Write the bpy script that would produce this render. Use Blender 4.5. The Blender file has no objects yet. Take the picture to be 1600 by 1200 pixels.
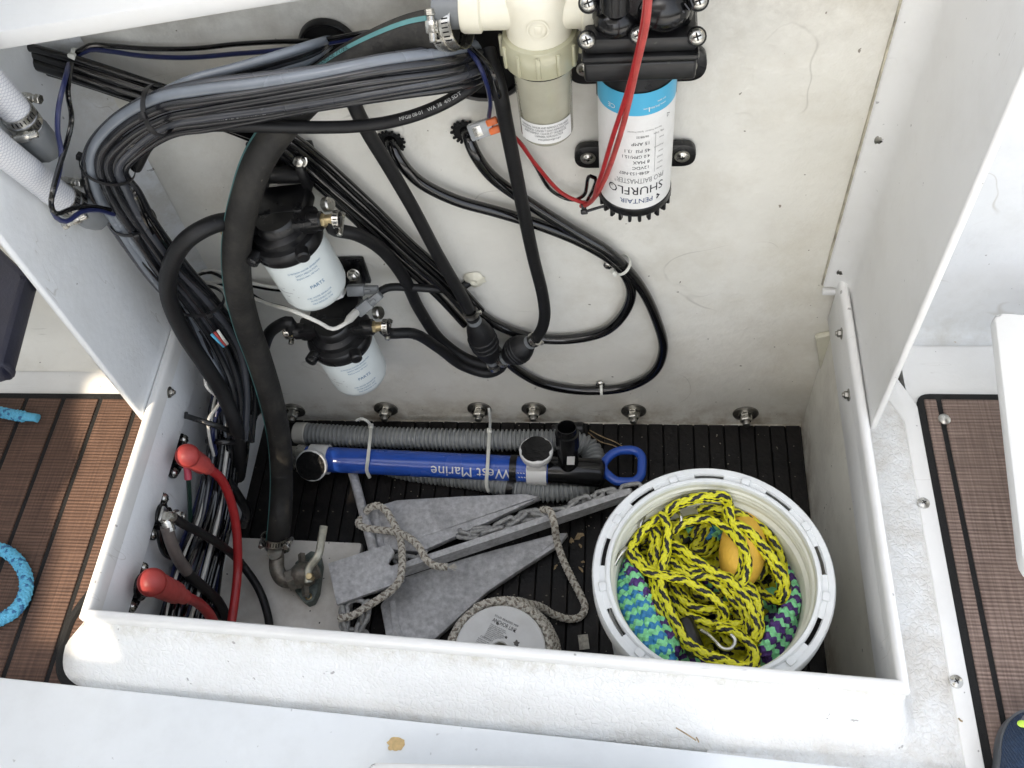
import bpy, bmesh, math, random
from mathutils import Vector, Matrix, noise
random.seed(7)
S = bpy.context.scene
C = S.collection
PI = math.pi
# ------------------------------------------------------------------ camera
FPX = 1512.0
CAM = Vector((0, 0, 1.53))
dv = Vector((.0920, .5455, .8331)).normalized()          # straight down, in camera axes (right, down, forward)
ey = Vector((.068, -.838, .541)); ey = (ey - dv*ey.dot(dv)).normalized()
ex = dv.cross(ey)
if ex.x < 0: ex = -ex
RIGHT = Vector((ex[0], ey[0], -dv[0])); DOWN = Vector((ex[1], ey[1], -dv[1])); FWD = Vector((ex[2], ey[2], -dv[2]))
cam_d = bpy.data.cameras.new('camera'); cam = bpy.data.objects.new('camera', cam_d); C.objects.link(cam)
m3 = Matrix((RIGHT, -DOWN, -FWD)).transposed()
cam.matrix_world = Matrix.Translation(CAM) @ m3.to_4x4()
cam_d.sensor_width = 36; cam_d.lens = FPX/1600*36; cam_d.clip_start = .02; cam_d.clip_end = 200
S.camera = cam
# ------------------------------------------------------------------ light
SUN_DIR = Vector((.17, .31, -.40)).normalized()         # direction the light travels
w = bpy.data.worlds.new('World'); S.world = w; w.use_nodes = True
nt = w.node_tree; bg = nt.nodes['Background']
sky = nt.nodes.new('ShaderNodeTexSky'); sky.sky_type = 'NISHITA'; sky.sun_disc = False
elev = math.asin(-SUN_DIR.z); sky.sun_elevation = elev
sky.sun_rotation = math.atan2(-SUN_DIR.x, -SUN_DIR.y); sky.air_density = 1.0; sky.dust_density = 3.0; sky.ozone_density = 1.0
hs = nt.nodes.new('ShaderNodeHueSaturation'); hs.inputs['Saturation'].default_value = .36; nt.links.new(sky.outputs[0], hs.inputs['Color']); nt.links.new(hs.outputs[0], bg.inputs[0]); bg.inputs[1].default_value = .15
sl = bpy.data.lights.new('sun', 'SUN'); sl.energy = 2.7; sl.angle = math.radians(.6); sl.color = (1, .84, .64)
so = bpy.data.objects.new('sun', sl); C.objects.link(so); so.rotation_euler = SUN_DIR.to_track_quat('-Z', 'Y').to_euler(); so.location = (-2, -3, 5)
S.view_settings.view_transform = 'Standard'; S.view_settings.look = 'None'; S.view_settings.exposure = 1.52; S.view_settings.gamma = 1
S.view_settings.use_curve_mapping = False
# ------------------------------------------------------------------ measuring helpers
def ray(px, py):
    return RIGHT*((px-800)/FPX) + DOWN*((py-600)/FPX) + FWD
def W(px, py, x=None, y=None, z=None):
    r = ray(px, py)
    t = (x-CAM.x)/r.x if x is not None else (y-CAM.y)/r.y if y is not None else (z-CAM.z)/r.z
    return CAM + r*t
YB, XL, XR = .912, -.660, .306        # back wall, inner faces of the liner
def B(px, py, o=0.0): return W(px, py, y=YB-o)
def F(px, py, z=0.0): return W(px, py, z=z)
def L(px, py, o=0.0): return W(px, py, x=-.69+o)
def R_(px, py, o=0.0): return W(px, py, x=XR-o)
def Bs(l): return [B(*p) for p in l]
def Fs(l): return [F(*p) for p in l]
def frame(loc, zd, xh=(1, 0, 0)):
    z = Vector(zd).normalized(); x = Vector(xh); x = x - z*x.dot(z)
    if x.length < 1e-5: x = Vector((0, 1, 0)) - z*z.y
    x.normalize(); y = z.cross(x)
    m = Matrix((x, y, z)).transposed().to_4x4(); m.translation = Vector(loc); return m
# ------------------------------------------------------------------ mesh building
class MB:
    def __init__(s): s.v = []; s.f = []; s.m = []; s.uv = []
    def add(s, vs, fs, M=None, mi=0, uvs=None):
        o = len(s.v)
        if M is not None: vs = [M @ Vector(v) for v in vs]
        s.v.extend(tuple(v) for v in vs)
        for k, f in enumerate(fs):
            s.f.append(tuple(i+o for i in f)); s.m.append(mi)
            s.uv.append(uvs[k] if uvs else None)
        return s
    def box(s, c, d, M=None, bev=0, mi=0, seg=2):
        bm = bmesh.new(); bmesh.ops.create_cube(bm, size=1)
        for v in bm.verts: v.co = Vector((v.co.x*d[0], v.co.y*d[1], v.co.z*d[2])) + Vector(c)
        if bev: bmesh.ops.bevel(bm, geom=bm.edges[:], offset=min(bev, min(d)*.49), segments=seg, affect='EDGES', profile=.5)
        return s.addbm(bm, M, mi)
    def addbm(s, bm, M=None, mi=0):
        bm.verts.ensure_lookup_table(); bm.verts.index_update()
        s.add([v.co.copy() for v in bm.verts], [[v.index for v in f.verts] for f in bm.faces], M, mi); bm.free(); return s
    def prism(s, poly, z0, z1, M=None, bev=0, mi=0):
        bm = bmesh.new(); vs = [bm.verts.new((p[0], p[1], z0)) for p in poly]; f = bm.faces.new(vs)
        if f.normal.z > 0: f.normal_flip()
        f.normal_update()
        r = bmesh.ops.extrude_face_region(bm, geom=[f]); ns = [e for e in r['geom'] if isinstance(e, bmesh.types.BMVert)]
        for v in ns: v.co.z = z1
        bmesh.ops.recalc_face_normals(bm, faces=bm.faces[:])
        if bev: bmesh.ops.bevel(bm, geom=bm.edges[:], offset=bev, segments=2, affect='EDGES', profile=.5)
        return s.addbm(bm, M, mi)
    def lathe(s, prof, n=24, M=None, mi=0, a0=0, a1=2*PI, rf=None):
        full = abs(a1-a0-2*PI) < 1e-6; cols = n if full else n+1; vs = []; fs = []
        for i in range(cols):
            a = a0+(a1-a0)*i/n
            for (r, z) in prof:
                rr = r*(rf(a, z) if rf else 1); vs.append((rr*math.cos(a), rr*math.sin(a), z))
        k = len(prof)
        for i in range(n):
            j = (i+1) % cols
            for q in range(k-1):
                a, b, c, d = i*k+q, j*k+q, j*k+q+1, i*k+q+1
                if prof[q][0] < 1e-7: fs.append((a, c, d))
                elif prof[q+1][0] < 1e-7: fs.append((a, b, d))
                else: fs.append((a, b, c, d))
        return s.add(vs, fs, M, mi)
    def cyl(s, r, h, M=None, n=20, mi=0, bev=0, r2=None):
        r2 = r if r2 is None else r2
        p = [(0, 0), (r-bev, 0), (r, bev), (r2, h-bev), (r2-bev, h), (0, h)] if bev else [(0, 0), (r, 0), (r2, h), (0, h)]
        return s.lathe(p, n, M, mi)
    def sphere(s, r, M=None, n=20, mi=0, sc=(1, 1, 1)):
        k = max(6, n//2); p = [(r*math.sin(PI*i/k), -r*math.cos(PI*i/k)) for i in range(k+1)]; p[0] = (0, -r); p[-1] = (0, r)
        M2 = Matrix.Diagonal((sc[0], sc[1], sc[2], 1)); return s.lathe(p, n, (M @ M2) if M is not None else M2, mi)
    def sweep(s, fr, n=12, mi=0, cap=True, a0=0, a1=2*PI, dr=0, flat=1.0):
        full = abs(a1-a0-2*PI) < 1e-6; cols = n if full else n+1; o = len(s.v)
        for (p, t, nn, b, sl_, r) in fr:
            for i in range(cols):
                a = a0+(a1-a0)*i/n; q = p + (nn*math.cos(a)*flat + b*math.sin(a))*(r+dr); s.v.append(tuple(q))
        for k in range(len(fr)-1):
            for i in range(n):
                j = (i+1) % cols
                s.f.append((o+k*cols+i, o+k*cols+j, o+(k+1)*cols+j, o+(k+1)*cols+i)); s.m.append(mi)
                s0, s1 = fr[k][4], fr[k+1][4]; s.uv.append(((i/n, s0), ((i+1)/n, s0), ((i+1)/n, s1), (i/n, s1)))
        if cap and full:
            s.f.append(tuple(o+i for i in range(n-1, -1, -1))); s.m.append(mi); s.uv.append(None)
            s.f.append(tuple(o+(len(fr)-1)*cols+i for i in range(n))); s.m.append(mi); s.uv.append(None)
        return s
def resample(pts, ds=.006, closed=False):
    pts = [Vector(p) for p in pts]; rs = None
    P = [pts[0]*2-pts[1]] + pts + [pts[-1]*2-pts[-2]]
    if closed: P = [pts[-1]] + pts + [pts[0], pts[1]]
    out = []
    for i in range(1, len(P)-2):
        a, b, c, d = P[i-1:i+3]; n = max(1, int((c-b).length/ds*1.05+.5))
        t0 = 0; t1 = max(1e-4, (b-a).length**.5); t2 = t1+max(1e-4, (c-b).length**.5); t3 = t2+max(1e-4, (d-c).length**.5)
        for k in range(n):
            t = t1+(t2-t1)*k/n
            A1 = a*((t1-t)/(t1-t0))+b*((t-t0)/(t1-t0)); A2 = b*((t2-t)/(t2-t1))+c*((t-t1)/(t2-t1)); A3 = c*((t3-t)/(t3-t2))+d*((t-t2)/(t3-t2))
            B1 = A1*((t2-t)/(t2-t0))+A2*((t-t0)/(t2-t0)); B2 = A2*((t3-t)/(t3-t1))+A3*((t-t1)/(t3-t1))
            out.append(B1*((t2-t)/(t2-t1))+B2*((t-t1)/(t2-t1)))
    out.append(P[-2].copy() if not closed else pts[0].copy()); return out
def frames(pts, r, ds=.006, rf=None, smooth=True):
    q = resample(pts, ds) if smooth else [Vector(p) for p in pts]
    out = []; s = 0; tot = sum((q[i+1]-q[i]).length for i in range(len(q)-1))
    for i, p in enumerate(q):
        t = (q[min(i+1, len(q)-1)]-q[max(i-1, 0)]).normalized()
        if i: s += (p-q[i-1]).length
        n = (CAM-p); n = n-t*n.dot(t)
        n = n.normalized() if n.length > 1e-6 else Vector((0, 0, 1)); b = t.cross(n)
        out.append((p, t, n, b, s, rf(s, tot) if rf else r))
    return out
def at(fr, s):
    for f in fr:
        if f[4] >= s: return f
    return fr[-1]
ORG = {}
def link(name, me, mats, parent=None, smooth=True, ang=40):
    for m in (mats if isinstance(mats, (list, tuple)) else [mats]): me.materials.append(m)
    o = bpy.data.objects.new(name, me); C.objects.link(o)
    if parent is not None: o.parent = parent
    return o
def mesh(mb, name, org=Vector((0, 0, 0)), smooth=True, ang=38):
    me = bpy.data.meshes.new(name)
    me.from_pydata([(v[0]-org[0], v[1]-org[1], v[2]-org[2]) for v in mb.v], [], mb.f)
    if any(mb.m): me.polygons.foreach_set('material_index', mb.m)
    if any(u is not None for u in mb.uv):
        l = me.uv_layers.new(name='UVMap'); d = []
        for f, u in zip(mb.f, mb.uv):
            if u is None: d.extend([0.0]*(2*len(f)))
            else:
                for a in u: d.extend(a)
        l.data.foreach_set('uv', d)
    me.validate(); me.update()
    if smooth:
        me.polygons.foreach_set('use_smooth', [True]*len(me.polygons)); me.set_sharp_from_angle(angle=math.radians(ang))
    return me
def props(o, label=None, cat=None, group=None, kind=None):
    if label: o['label'] = label
    if cat: o['category'] = cat
    if group: o['group'] = group
    if kind: o['kind'] = kind
    return o
def thing(name, label, cat, loc, group=None):
    o = bpy.data.objects.new(name, None); C.objects.link(o); o.location = loc; o.empty_display_size = .02
    ORG[o.name] = Vector(loc); return props(o, label, cat, group)
def part(name, mb, mats, parent, label=None, kind=None, smooth=True, ang=38):
    org = ORG[parent.name]; o = link(name, mesh(mb, name, org, smooth, ang), mats, parent); ORG[o.name] = org
    return props(o, label, None, None, kind)
def single(name, mb, mats, label, cat, group=None, kind=None, smooth=True, ang=38):
    xs = [v[0] for v in mb.v]; ys = [v[1] for v in mb.v]; zs = [v[2] for v in mb.v]
    org = Vector(((min(xs)+max(xs))/2, (min(ys)+max(ys))/2, min(zs))) if kind != 'structure' else Vector((0, 0, 0))
    o = link(name, mesh(mb, name, org, smooth, ang), mats); o.location = org; ORG[o.name] = org
    return props(o, label, cat, group, kind)
def inst(name, me, parent, M):
    """another part sharing mesh data; M is in world space"""
    o = bpy.data.objects.new(name, me); C.objects.link(o); o.parent = parent
    o.matrix_local = Matrix.Translation(-ORG[parent.name]) @ M; ORG[o.name] = ORG[parent.name]; return o
# ------------------------------------------------------------------ text
_tc = {}
def glyphs(body, size, sx=1.0):
    k = (body, size, sx)
    if k not in _tc:
        cu = bpy.data.curves.new('text', 'FONT'); cu.body = body; cu.size = size; cu.resolution_u = 2
        o = bpy.data.objects.new('text', cu); me = bpy.data.meshes.new_from_object(o)
        if size > .0055:    # cut large letters so that they can bend round a cylinder
            bm = bmesh.new(); bm.from_mesh(me); xs = [v.co.x for v in bm.verts]; x1, st = max(xs), size*.14
            for ax in (0, 1):
                lo = 0 if ax == 0 else -size*.3; hi = x1 if ax == 0 else size; k_ = lo+st
                while k_ < hi:
                    co = (k_, 0, 0) if ax == 0 else (0, k_, 0); no = (1, 0, 0) if ax == 0 else (0, 1, 0)
                    bmesh.ops.bisect_plane(bm, geom=bm.verts[:]+bm.edges[:]+bm.faces[:], dist=1e-7, plane_co=co, plane_no=no); k_ += st
            bm.to_mesh(me); bm.free()
        vs = [(v.co.x*sx, v.co.y) for v in me.vertices]; fs = [tuple(p.vertices) for p in me.polygons]
        bpy.data.meshes.remove(me); bpy.data.objects.remove(o); bpy.data.curves.remove(cu)
        w_ = max([v[0] for v in vs] or [0]); _tc[k] = (vs, fs, w_)
    return _tc[k]
def text_flat(mb, body, size, M, align='l', sx=1.0, mi=0):
    vs, fs, w_ = glyphs(body, size, sx); o = {'l': 0, 'c': -w_/2, 'r': -w_}[align]
    mb.add([(x+o, y, 0) for x, y in vs], fs, M, mi)
def text_cyl(mb, body, size, M, R, u, z, rot=0, align='l', sx=1.0, mi=0):
    """text wrapped round a cylinder whose axis is local z; u = arc position in metres, angle 0 = local +x"""
    vs, fs, w_ = glyphs(body, size, sx); o = {'l': 0, 'c': -w_/2, 'r': -w_}[align]; c, s_ = math.cos(rot), math.sin(rot); q = []
    for x, y in vs:
        x += o; X, Y = x*c-y*s_+u, x*s_+y*c+z; q.append((R*math.cos(X/R), R*math.sin(X/R), Y))
    mb.add(q, fs, M, mi)
def text_path(mb, fr, body, size, s0, ang=0, flip=False, sx=1.0, lift=.0003, mi=0):
    vs, fs, w_ = glyphs(body, size, sx); q = []
    for x, y in vs:
        y -= size*.33
        s = s0 - x if flip else s0 + x; yy = y if flip else -y
        lo = 0
        for i in range(len(fr)-1):
            if fr[i+1][4] >= s: lo = i; break
        else: lo = len(fr)-2
        a, b = fr[lo], fr[lo+1]; k = (s-a[4])/max(1e-9, b[4]-a[4]); k = max(0, min(1, k))
        p = a[0].lerp(b[0], k); n = a[2].lerp(b[2], k).normalized(); bb = a[3].lerp(b[3], k).normalized(); r = a[5]+lift
        th = ang + yy/r; q.append(p + (n*math.cos(th)+bb*math.sin(th))*r)
    mb.add(q, fs, None, mi)
# ------------------------------------------------------------------ materials
def mat(name, col, rough=.5, metal=0, spec=.5, var=0, vscale=30, bump=0, bscale=200, coat=0, trans=0, speck=0, scol=(.05, .04, .03), dirt=0, dcol=(.25, .2, .12), dscale=6, alpha=1, ior=1.5, rvar=0, sss=0):
    m = bpy.data.materials.new(name); m.use_nodes = True; n = m.node_tree.nodes; l = m.node_tree.links; b = n['Principled BSDF']
    b.inputs['Base Color'].default_value = (*col, 1); b.inputs['Roughness'].default_value = rough; b.inputs['Metallic'].default_value = metal
    b.inputs['Specular IOR Level'].default_value = spec; b.inputs['Coat Weight'].default_value = coat; b.inputs['Coat Roughness'].default_value = .1
    b.inputs['Transmission Weight'].default_value = trans; b.inputs['Alpha'].default_value = alpha; b.inputs['IOR'].default_value = ior
    tc = n.new('ShaderNodeTexCoord'); co = tc.outputs['Object']; out = None
    def noise_(sc, det=4, ro=.6):
        t = n.new('ShaderNodeTexNoise'); t.inputs['Scale'].default_value = sc; t.inputs['Detail'].default_value = det; t.inputs['Roughness'].default_value = ro; l.new(co, t.inputs['Vector']); return t.outputs['Fac']
    def rng(f, a, b_, c=0, d=1):
        t = n.new('ShaderNodeMapRange'); t.inputs[1].default_value = a; t.inputs[2].default_value = b_; t.inputs[3].default_value = c; t.inputs[4].default_value = d; l.new(f, t.inputs[0]); return t.outputs[0]
    def mix(f, a, b_):
        t = n.new('ShaderNodeMix'); t.data_type = 'RGBA'
        if hasattr(f, 'links'): l.new(f, t.inputs[0])
        else: t.inputs[0].default_value = f
        for i, q in ((6, a), (7, b_)):
            if hasattr(q, 'links'): l.new(q, t.inputs[i])
            else: t.inputs[i].default_value = (*q, 1)
        return t.outputs[2]
    cur = col
    if var:
        cur = mix(rng(noise_(vscale), .3, .7), tuple(c*(1-var) for c in col), tuple(min(1, c*(1+var)) for c in col)); out = cur
    if dirt:
        f = rng(noise_(dscale, 8, .7), .48, .78, 0, dirt); cur = mix(f, cur, dcol); out = cur
    if speck:
        f = rng(noise_(90, 2, .5), .735, .76, 0, speck); cur = mix(f, cur, scol); out = cur
    if out: l.new(out, b.inputs['Base Color'])
    if rvar: l.new(rng(noise_(vscale*.7), .3, .7, max(0.02, rough-rvar), min(1, rough+rvar)), b.inputs['Roughness'])
    if bump:
        bp = n.new('ShaderNodeBump'); bp.inputs['Strength'].default_value = bump; bp.inputs['Distance'].default_value = .002
        l.new(noise_(bscale, 3), bp.inputs['Height']); l.new(bp.outputs[0], b.inputs['Normal'])
    m['h'] = 1
    return m
def nodes(m): return m.node_tree.nodes, m.node_tree.links, m.node_tree.nodes['Principled BSDF']
M_gel = mat('gelcoat', (.80, .80, .78), .38, bump=.25, bscale=60, var=.03, vscale=5, dirt=.12, dscale=9, speck=.5)
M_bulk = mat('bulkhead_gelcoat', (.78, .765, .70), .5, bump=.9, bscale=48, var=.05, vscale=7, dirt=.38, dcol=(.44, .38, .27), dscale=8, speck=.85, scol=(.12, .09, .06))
M_side = mat('side_gelcoat', (.83, .85, .86), .42, bump=.3, bscale=110, var=.03, vscale=9, dirt=.14, dcol=(.4, .38, .3), dscale=12, speck=.5)
M_low = mat('lower_gelcoat', (.78, .76, .68), .5, bump=.5, bscale=70, var=.07, vscale=9, dirt=.4, dcol=(.3, .25, .18), dscale=11, speck=.8, scol=(.08, .06, .04))
M_pad = mat('bilge_gelcoat', (.76, .73, .67), .45, bump=.4, bscale=45, var=.08, vscale=14, dirt=.45, dcol=(.3, .23, .15), dscale=13, speck=1, scol=(.05, .04, .03))
M_rub = mat('black_rubber', (.0075, .0075, .008), .5, spec=.4, var=.3, vscale=60, bump=.15, bscale=300, speck=.15, scol=(.1, .1, .09))
M_hose = mat('grey_black_hose', (.020, .019, .017), .66, spec=.4, var=.4, vscale=22, bump=.5, bscale=130, dirt=.7, dcol=(.055, .05, .04), dscale=22, speck=.5, scol=(.18, .16, .13))
M_gloss = mat('black_vinyl', (.0035, .0035, .004), .12, spec=.7, var=.2, vscale=40, bump=.06, bscale=120, rvar=.05)
M_satin = mat('satin_black_vinyl', (.012, .0125, .0145), .22, spec=.7, var=.3, vscale=40, rvar=.06)
M_cabg = mat('grey_cable_jacket', (.17, .19, .215), .22, spec=.7, var=.12, vscale=20, rvar=.06)
M_cabd = mat('charcoal_cable_jacket', (.045, .048, .056), .24, spec=.7, var=.12, vscale=20, rvar=.07)
M_plas = mat('black_plastic', (.006, .006, .0065), .33, var=.25, vscale=40, bump=.1, bscale=150, rvar=.1, speck=.2, scol=(.16, .16, .14))
M_plasg = mat('glossy_black_plastic', (.0045, .0045, .005), .2, rvar=.08, vscale=30)
M_void = mat('dark_hole', (.004, .004, .004), .9)
M_teal = mat('teal_stripe', (.10, .26, .26), .5, var=.15)
M_ink = mat('black_ink', (.02, .02, .025), .6)
M_wink = mat('white_ink', (.5, .5, .48), .6)
M_greyink = mat('grey_ink', (.2, .2, .2), .6)
M_steel = mat('stainless_steel', (.55, .54, .5), .28, metal=1, var=.2, vscale=90, rvar=.1, dirt=.3, dcol=(.25, .2, .14), dscale=60)
M_dsteel = mat('dull_washer_steel', (.34, .33, .30), .42, metal=1, var=.25, vscale=120, rvar=.12, dirt=.5, dcol=(.12, .10, .07), dscale=50)
M_galv = mat('galvanised_steel', (.53, .53, .535), .55, metal=.15, var=.24, vscale=120, bump=.6, bscale=300, dirt=.8, dcol=(.22, .22, .225), dscale=24, speck=.8, scol=(.78, .78, .77), rvar=.14)
M_galvd = mat('chain_steel', (.38, .38, .37), .6, metal=.25, var=.35, vscale=150, bump=.5, bscale=320)
M_bronze = mat('aged_bronze', (.20, .18, .15), .5, metal=.6, var=.35, vscale=80, bump=.4, bscale=200, dirt=.8, dcol=(.24, .28, .25), dscale=50)
M_verd = mat('verdigris_bronze', (.13, .155, .14), .6, metal=.4, var=.3, vscale=90, bump=.4, bscale=200, dirt=.5, dcol=(.25, .32, .28), dscale=60)
M_lever = mat('worn_lever', (.45, .44, .36), .38, metal=.6, var=.35, vscale=120, bump=.3, dirt=.5, dcol=(.2,.18,.12), dscale=60)
M_red = mat('red_rubber', (.44, .062, .055), .5, var=.2, vscale=50, rvar=.12, bump=.35, bscale=120, dirt=.35, dcol=(.25, .05, .045), dscale=25)
M_redc = mat('red_cable', (.36, .02, .022), .33, var=.15, vscale=60)
M_pink = mat('pink_heatshrink', (.5, .06, .10), .4)
M_blue = mat('blue_enamel', (.022, .085, .43), .26, var=.1, vscale=15, coat=.2, rvar=.08, dirt=.12, dcol=(.08, .12, .25), dscale=40, speck=.2, scol=(.2,.25,.35))
M_whitep = mat('white_plastic', (.78, .78, .76), .35, var=.03, bump=.08, bscale=60, dirt=.1, dscale=30)
M_bucket = mat('bucket_plastic', (.74, .76, .75), .38, var=.03, bump=.1, bscale=90, dirt=.25, dcol=(.5, .45, .36), dscale=22)
M_bin = mat('bucket_inner_plastic', (.66, .66, .56), .38, var=.05, dirt=.2, dcol=(.35, .33, .22), dscale=14)
M_cream = mat('cream_plastic', (.74, .71, .58), .35, var=.05, dirt=.2, dcol=(.45, .35, .2), dscale=30)
M_conn = mat('ivory_connector', (.52, .49, .32), .4, var=.12)
M_grey = mat('grey_corrugated', (.27, .28, .275), .38, var=.1, vscale=40, rvar=.05)
M_greyp = mat('grey_connector', (.17, .18, .185), .4, var=.1)
M_navy = mat('navy_wire', (.012, .018, .075), .3, var=.2)
M_whitew = mat('white_wire', (.62, .61, .56), .35, var=.1)
M_grnw = mat('dark_green_wire', (.01, .03, .022), .3)
M_tie = mat('natural_nylon', (.66, .66, .6), .35)
M_tieb = mat('black_nylon', (.01, .01, .011), .35)
M_label = mat('paper_label', (.74, .74, .72), .4, var=.03, dirt=.15, dscale=25)
M_cyanl = mat('cyan_label', (.07, .40, .62), .4)
M_can = mat('white_canister', (.72, .77, .755), .34, var=.02, dirt=.15, dcol=(.4, .4, .36), dscale=20)
M_blink = mat('blue_ink', (.03, .16, .32), .5)
M_orange = mat('orange_plastic', (.75, .16, .03), .35)
M_float = mat('yellow_orange_foam', (.78, .47, .06), .6, var=.08, vscale=40, bump=.35, bscale=350, dirt=.3, dcol=(.45, .22, .04), dscale=30)
M_nav = mat('navy_vinyl', (.012, .013, .028), .5, bump=.3, bscale=250, var=.15)
M_blk_mat = mat('black_ribbed_rubber', (.0055, .005, .0048), .5, spec=.3, var=.5, vscale=25, bump=.7, bscale=130, dirt=.6, dcol=(.028, .022, .018), dscale=9, speck=1, scol=(.16, .14, .11), rvar=.14)
M_bind = mat('black_binding', (.007, .007, .007), .85, bump=.6, bscale=500)
M_beige = mat('tan_strand', (.60, .57, .50), .8, var=.2, vscale=300)
M_beiged = mat('dark_tracer_strand', (.27, .235, .19), .75, var=.15, vscale=300)
M_yel = mat('yellow_strand', (.66, .63, .02), .42, var=.15, vscale=200)
M_bstr = mat('black_strand', (.012, .012, .012), .5)
M_lgrn = mat('mint_green_strand', (.27, .74, .36), .6, var=.15, vscale=300)
M_purp = mat('purple_strand', (.08, .03, .18), .6, var=.15, vscale=300)
M_bstd = mat('blue_strand', (.045, .25, .50), .6, var=.15, vscale=300)
M_lblue = mat('light_blue_strand', (.10, .40, .60), .55, var=.12, vscale=300)
M_nblue = mat('blue_fleck_strand', (.03, .14, .3), .55)
M_debris = mat('dry_leaf_debris', (.3, .22, .12), .8, var=.4, vscale=200)
M_brass = mat('brass_fitting', (.45, .36, .2), .35, metal=.8, var=.2, vscale=100)

def grime(m, axis, lo, hi, col, amt, sc=14, thr=(.42, .62)):
    """dirt that has collected along an edge, broken up by noise"""
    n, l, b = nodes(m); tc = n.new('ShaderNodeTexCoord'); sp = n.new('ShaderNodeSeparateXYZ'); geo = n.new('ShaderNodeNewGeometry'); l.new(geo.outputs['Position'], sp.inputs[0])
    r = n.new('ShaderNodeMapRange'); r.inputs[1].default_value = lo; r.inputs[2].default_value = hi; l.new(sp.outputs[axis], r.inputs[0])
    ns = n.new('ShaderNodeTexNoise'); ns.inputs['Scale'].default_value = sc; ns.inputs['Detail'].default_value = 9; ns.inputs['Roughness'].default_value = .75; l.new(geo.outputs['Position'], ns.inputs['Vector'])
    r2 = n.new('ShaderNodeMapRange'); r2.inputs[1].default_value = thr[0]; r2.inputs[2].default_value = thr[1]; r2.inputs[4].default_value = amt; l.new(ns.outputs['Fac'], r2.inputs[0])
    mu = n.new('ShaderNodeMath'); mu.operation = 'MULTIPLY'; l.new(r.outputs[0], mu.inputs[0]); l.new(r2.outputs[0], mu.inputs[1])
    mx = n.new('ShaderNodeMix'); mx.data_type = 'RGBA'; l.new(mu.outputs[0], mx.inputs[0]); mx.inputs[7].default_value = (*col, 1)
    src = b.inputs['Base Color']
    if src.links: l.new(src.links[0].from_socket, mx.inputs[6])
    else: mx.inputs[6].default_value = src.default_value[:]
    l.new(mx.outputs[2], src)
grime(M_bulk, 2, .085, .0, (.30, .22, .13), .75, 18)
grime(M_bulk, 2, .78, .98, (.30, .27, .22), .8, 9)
grime(M_bulk, 0, .12, .31, (.45, .40, .27), .3, 5, (.35, .6))
grime(M_low, 2, .10, .0, (.25, .19, .12), .8, 16)
grime(M_side, 1, .86, .92, (.38, .33, .20), .5, 14)
grime(M_pad, 1, .42, .33, (.30, .22, .13), .7, 16)

def scratches(m, sc=(3, 26, 4), amt=.30, rot=.5, w_=.004, col=(.35, .33, .28)):
    n, l, b = nodes(m); tc = n.new('ShaderNodeTexCoord'); mp = n.new('ShaderNodeMapping'); mp.inputs['Scale'].default_value = sc; mp.inputs['Rotation'].default_value = (rot, rot*.7, rot*1.3); l.new(tc.outputs['Object'], mp.inputs[0])
    ns = n.new('ShaderNodeTexNoise'); ns.inputs['Scale'].default_value = 1.3; ns.inputs['Detail'].default_value = 2; l.new(mp.outputs[0], ns.inputs['Vector'])
    s1 = n.new('ShaderNodeMath'); s1.operation = 'SUBTRACT'; s1.inputs[1].default_value = .56; l.new(ns.outputs['Fac'], s1.inputs[0]); s2 = n.new('ShaderNodeMath'); s2.operation = 'ABSOLUTE'; l.new(s1.outputs[0], s2.inputs[0])
    r = n.new('ShaderNodeMapRange'); r.inputs[1].default_value = w_; r.inputs[2].default_value = 0; l.new(s2.outputs[0], r.inputs[0])
    n2 = n.new('ShaderNodeTexNoise'); n2.inputs['Scale'].default_value = 11; l.new(tc.outputs['Object'], n2.inputs['Vector']); r2 = n.new('ShaderNodeMapRange'); r2.inputs[1].default_value = .55; r2.inputs[2].default_value = .65; r2.inputs[4].default_value = amt; l.new(n2.outputs['Fac'], r2.inputs[0])
    mu = n.new('ShaderNodeMath'); mu.operation = 'MULTIPLY'; l.new(r.outputs[0], mu.inputs[0]); l.new(r2.outputs[0], mu.inputs[1])
    mx = n.new('ShaderNodeMix'); mx.data_type = 'RGBA'; l.new(mu.outputs[0], mx.inputs[0]); mx.inputs[7].default_value = (*col, 1); src = b.inputs['Base Color']; l.new(src.links[0].from_socket, mx.inputs[6]); l.new(mx.outputs[2], src)
for m_ in (M_side, M_gel, M_bulk, M_low, M_whitep, M_pad): scratches(m_, amt=.45)
def nonskid():
    m = mat('nonskid_gelcoat', (.80, .81, .80), .5, dirt=.18, dcol=(.4, .36, .27), dscale=9, speck=.5); n, l, b = nodes(m)
    tc = n.new('ShaderNodeTexCoord'); ns = n.new('ShaderNodeTexNoise'); ns.inputs['Scale'].default_value = 90; l.new(tc.outputs['Object'], ns.inputs['Vector'])
    mx = n.new('ShaderNodeMix'); mx.data_type = 'VECTOR'; mx.inputs[0].default_value = .012; l.new(tc.outputs['Object'], mx.inputs[4]); l.new(ns.outputs['Color'], mx.inputs[5])
    v = n.new('ShaderNodeTexVoronoi'); v.feature = 'DISTANCE_TO_EDGE'; v.inputs['Scale'].default_value = 135; l.new(mx.outputs[1], v.inputs['Vector'])
    r = n.new('ShaderNodeMapRange'); r.inputs[1].default_value = .0; r.inputs[2].default_value = .22; l.new(v.outputs['Distance'], r.inputs[0])
    n2 = n.new('ShaderNodeTexNoise'); n2.inputs['Scale'].default_value = 45; l.new(tc.outputs['Object'], n2.inputs['Vector'])
    ad = n.new('ShaderNodeMath'); ad.operation = 'ADD'; l.new(r.outputs[0], ad.inputs[0]); l.new(n2.outputs['Fac'], ad.inputs[1])
    bp = n.new('ShaderNodeBump'); bp.inputs['Strength'].default_value = .55; bp.inputs['Distance'].default_value = .0011; l.new(ad.outputs[0], bp.inputs['Height']); l.new(bp.outputs[0], b.inputs['Normal'])
    return m
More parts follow.
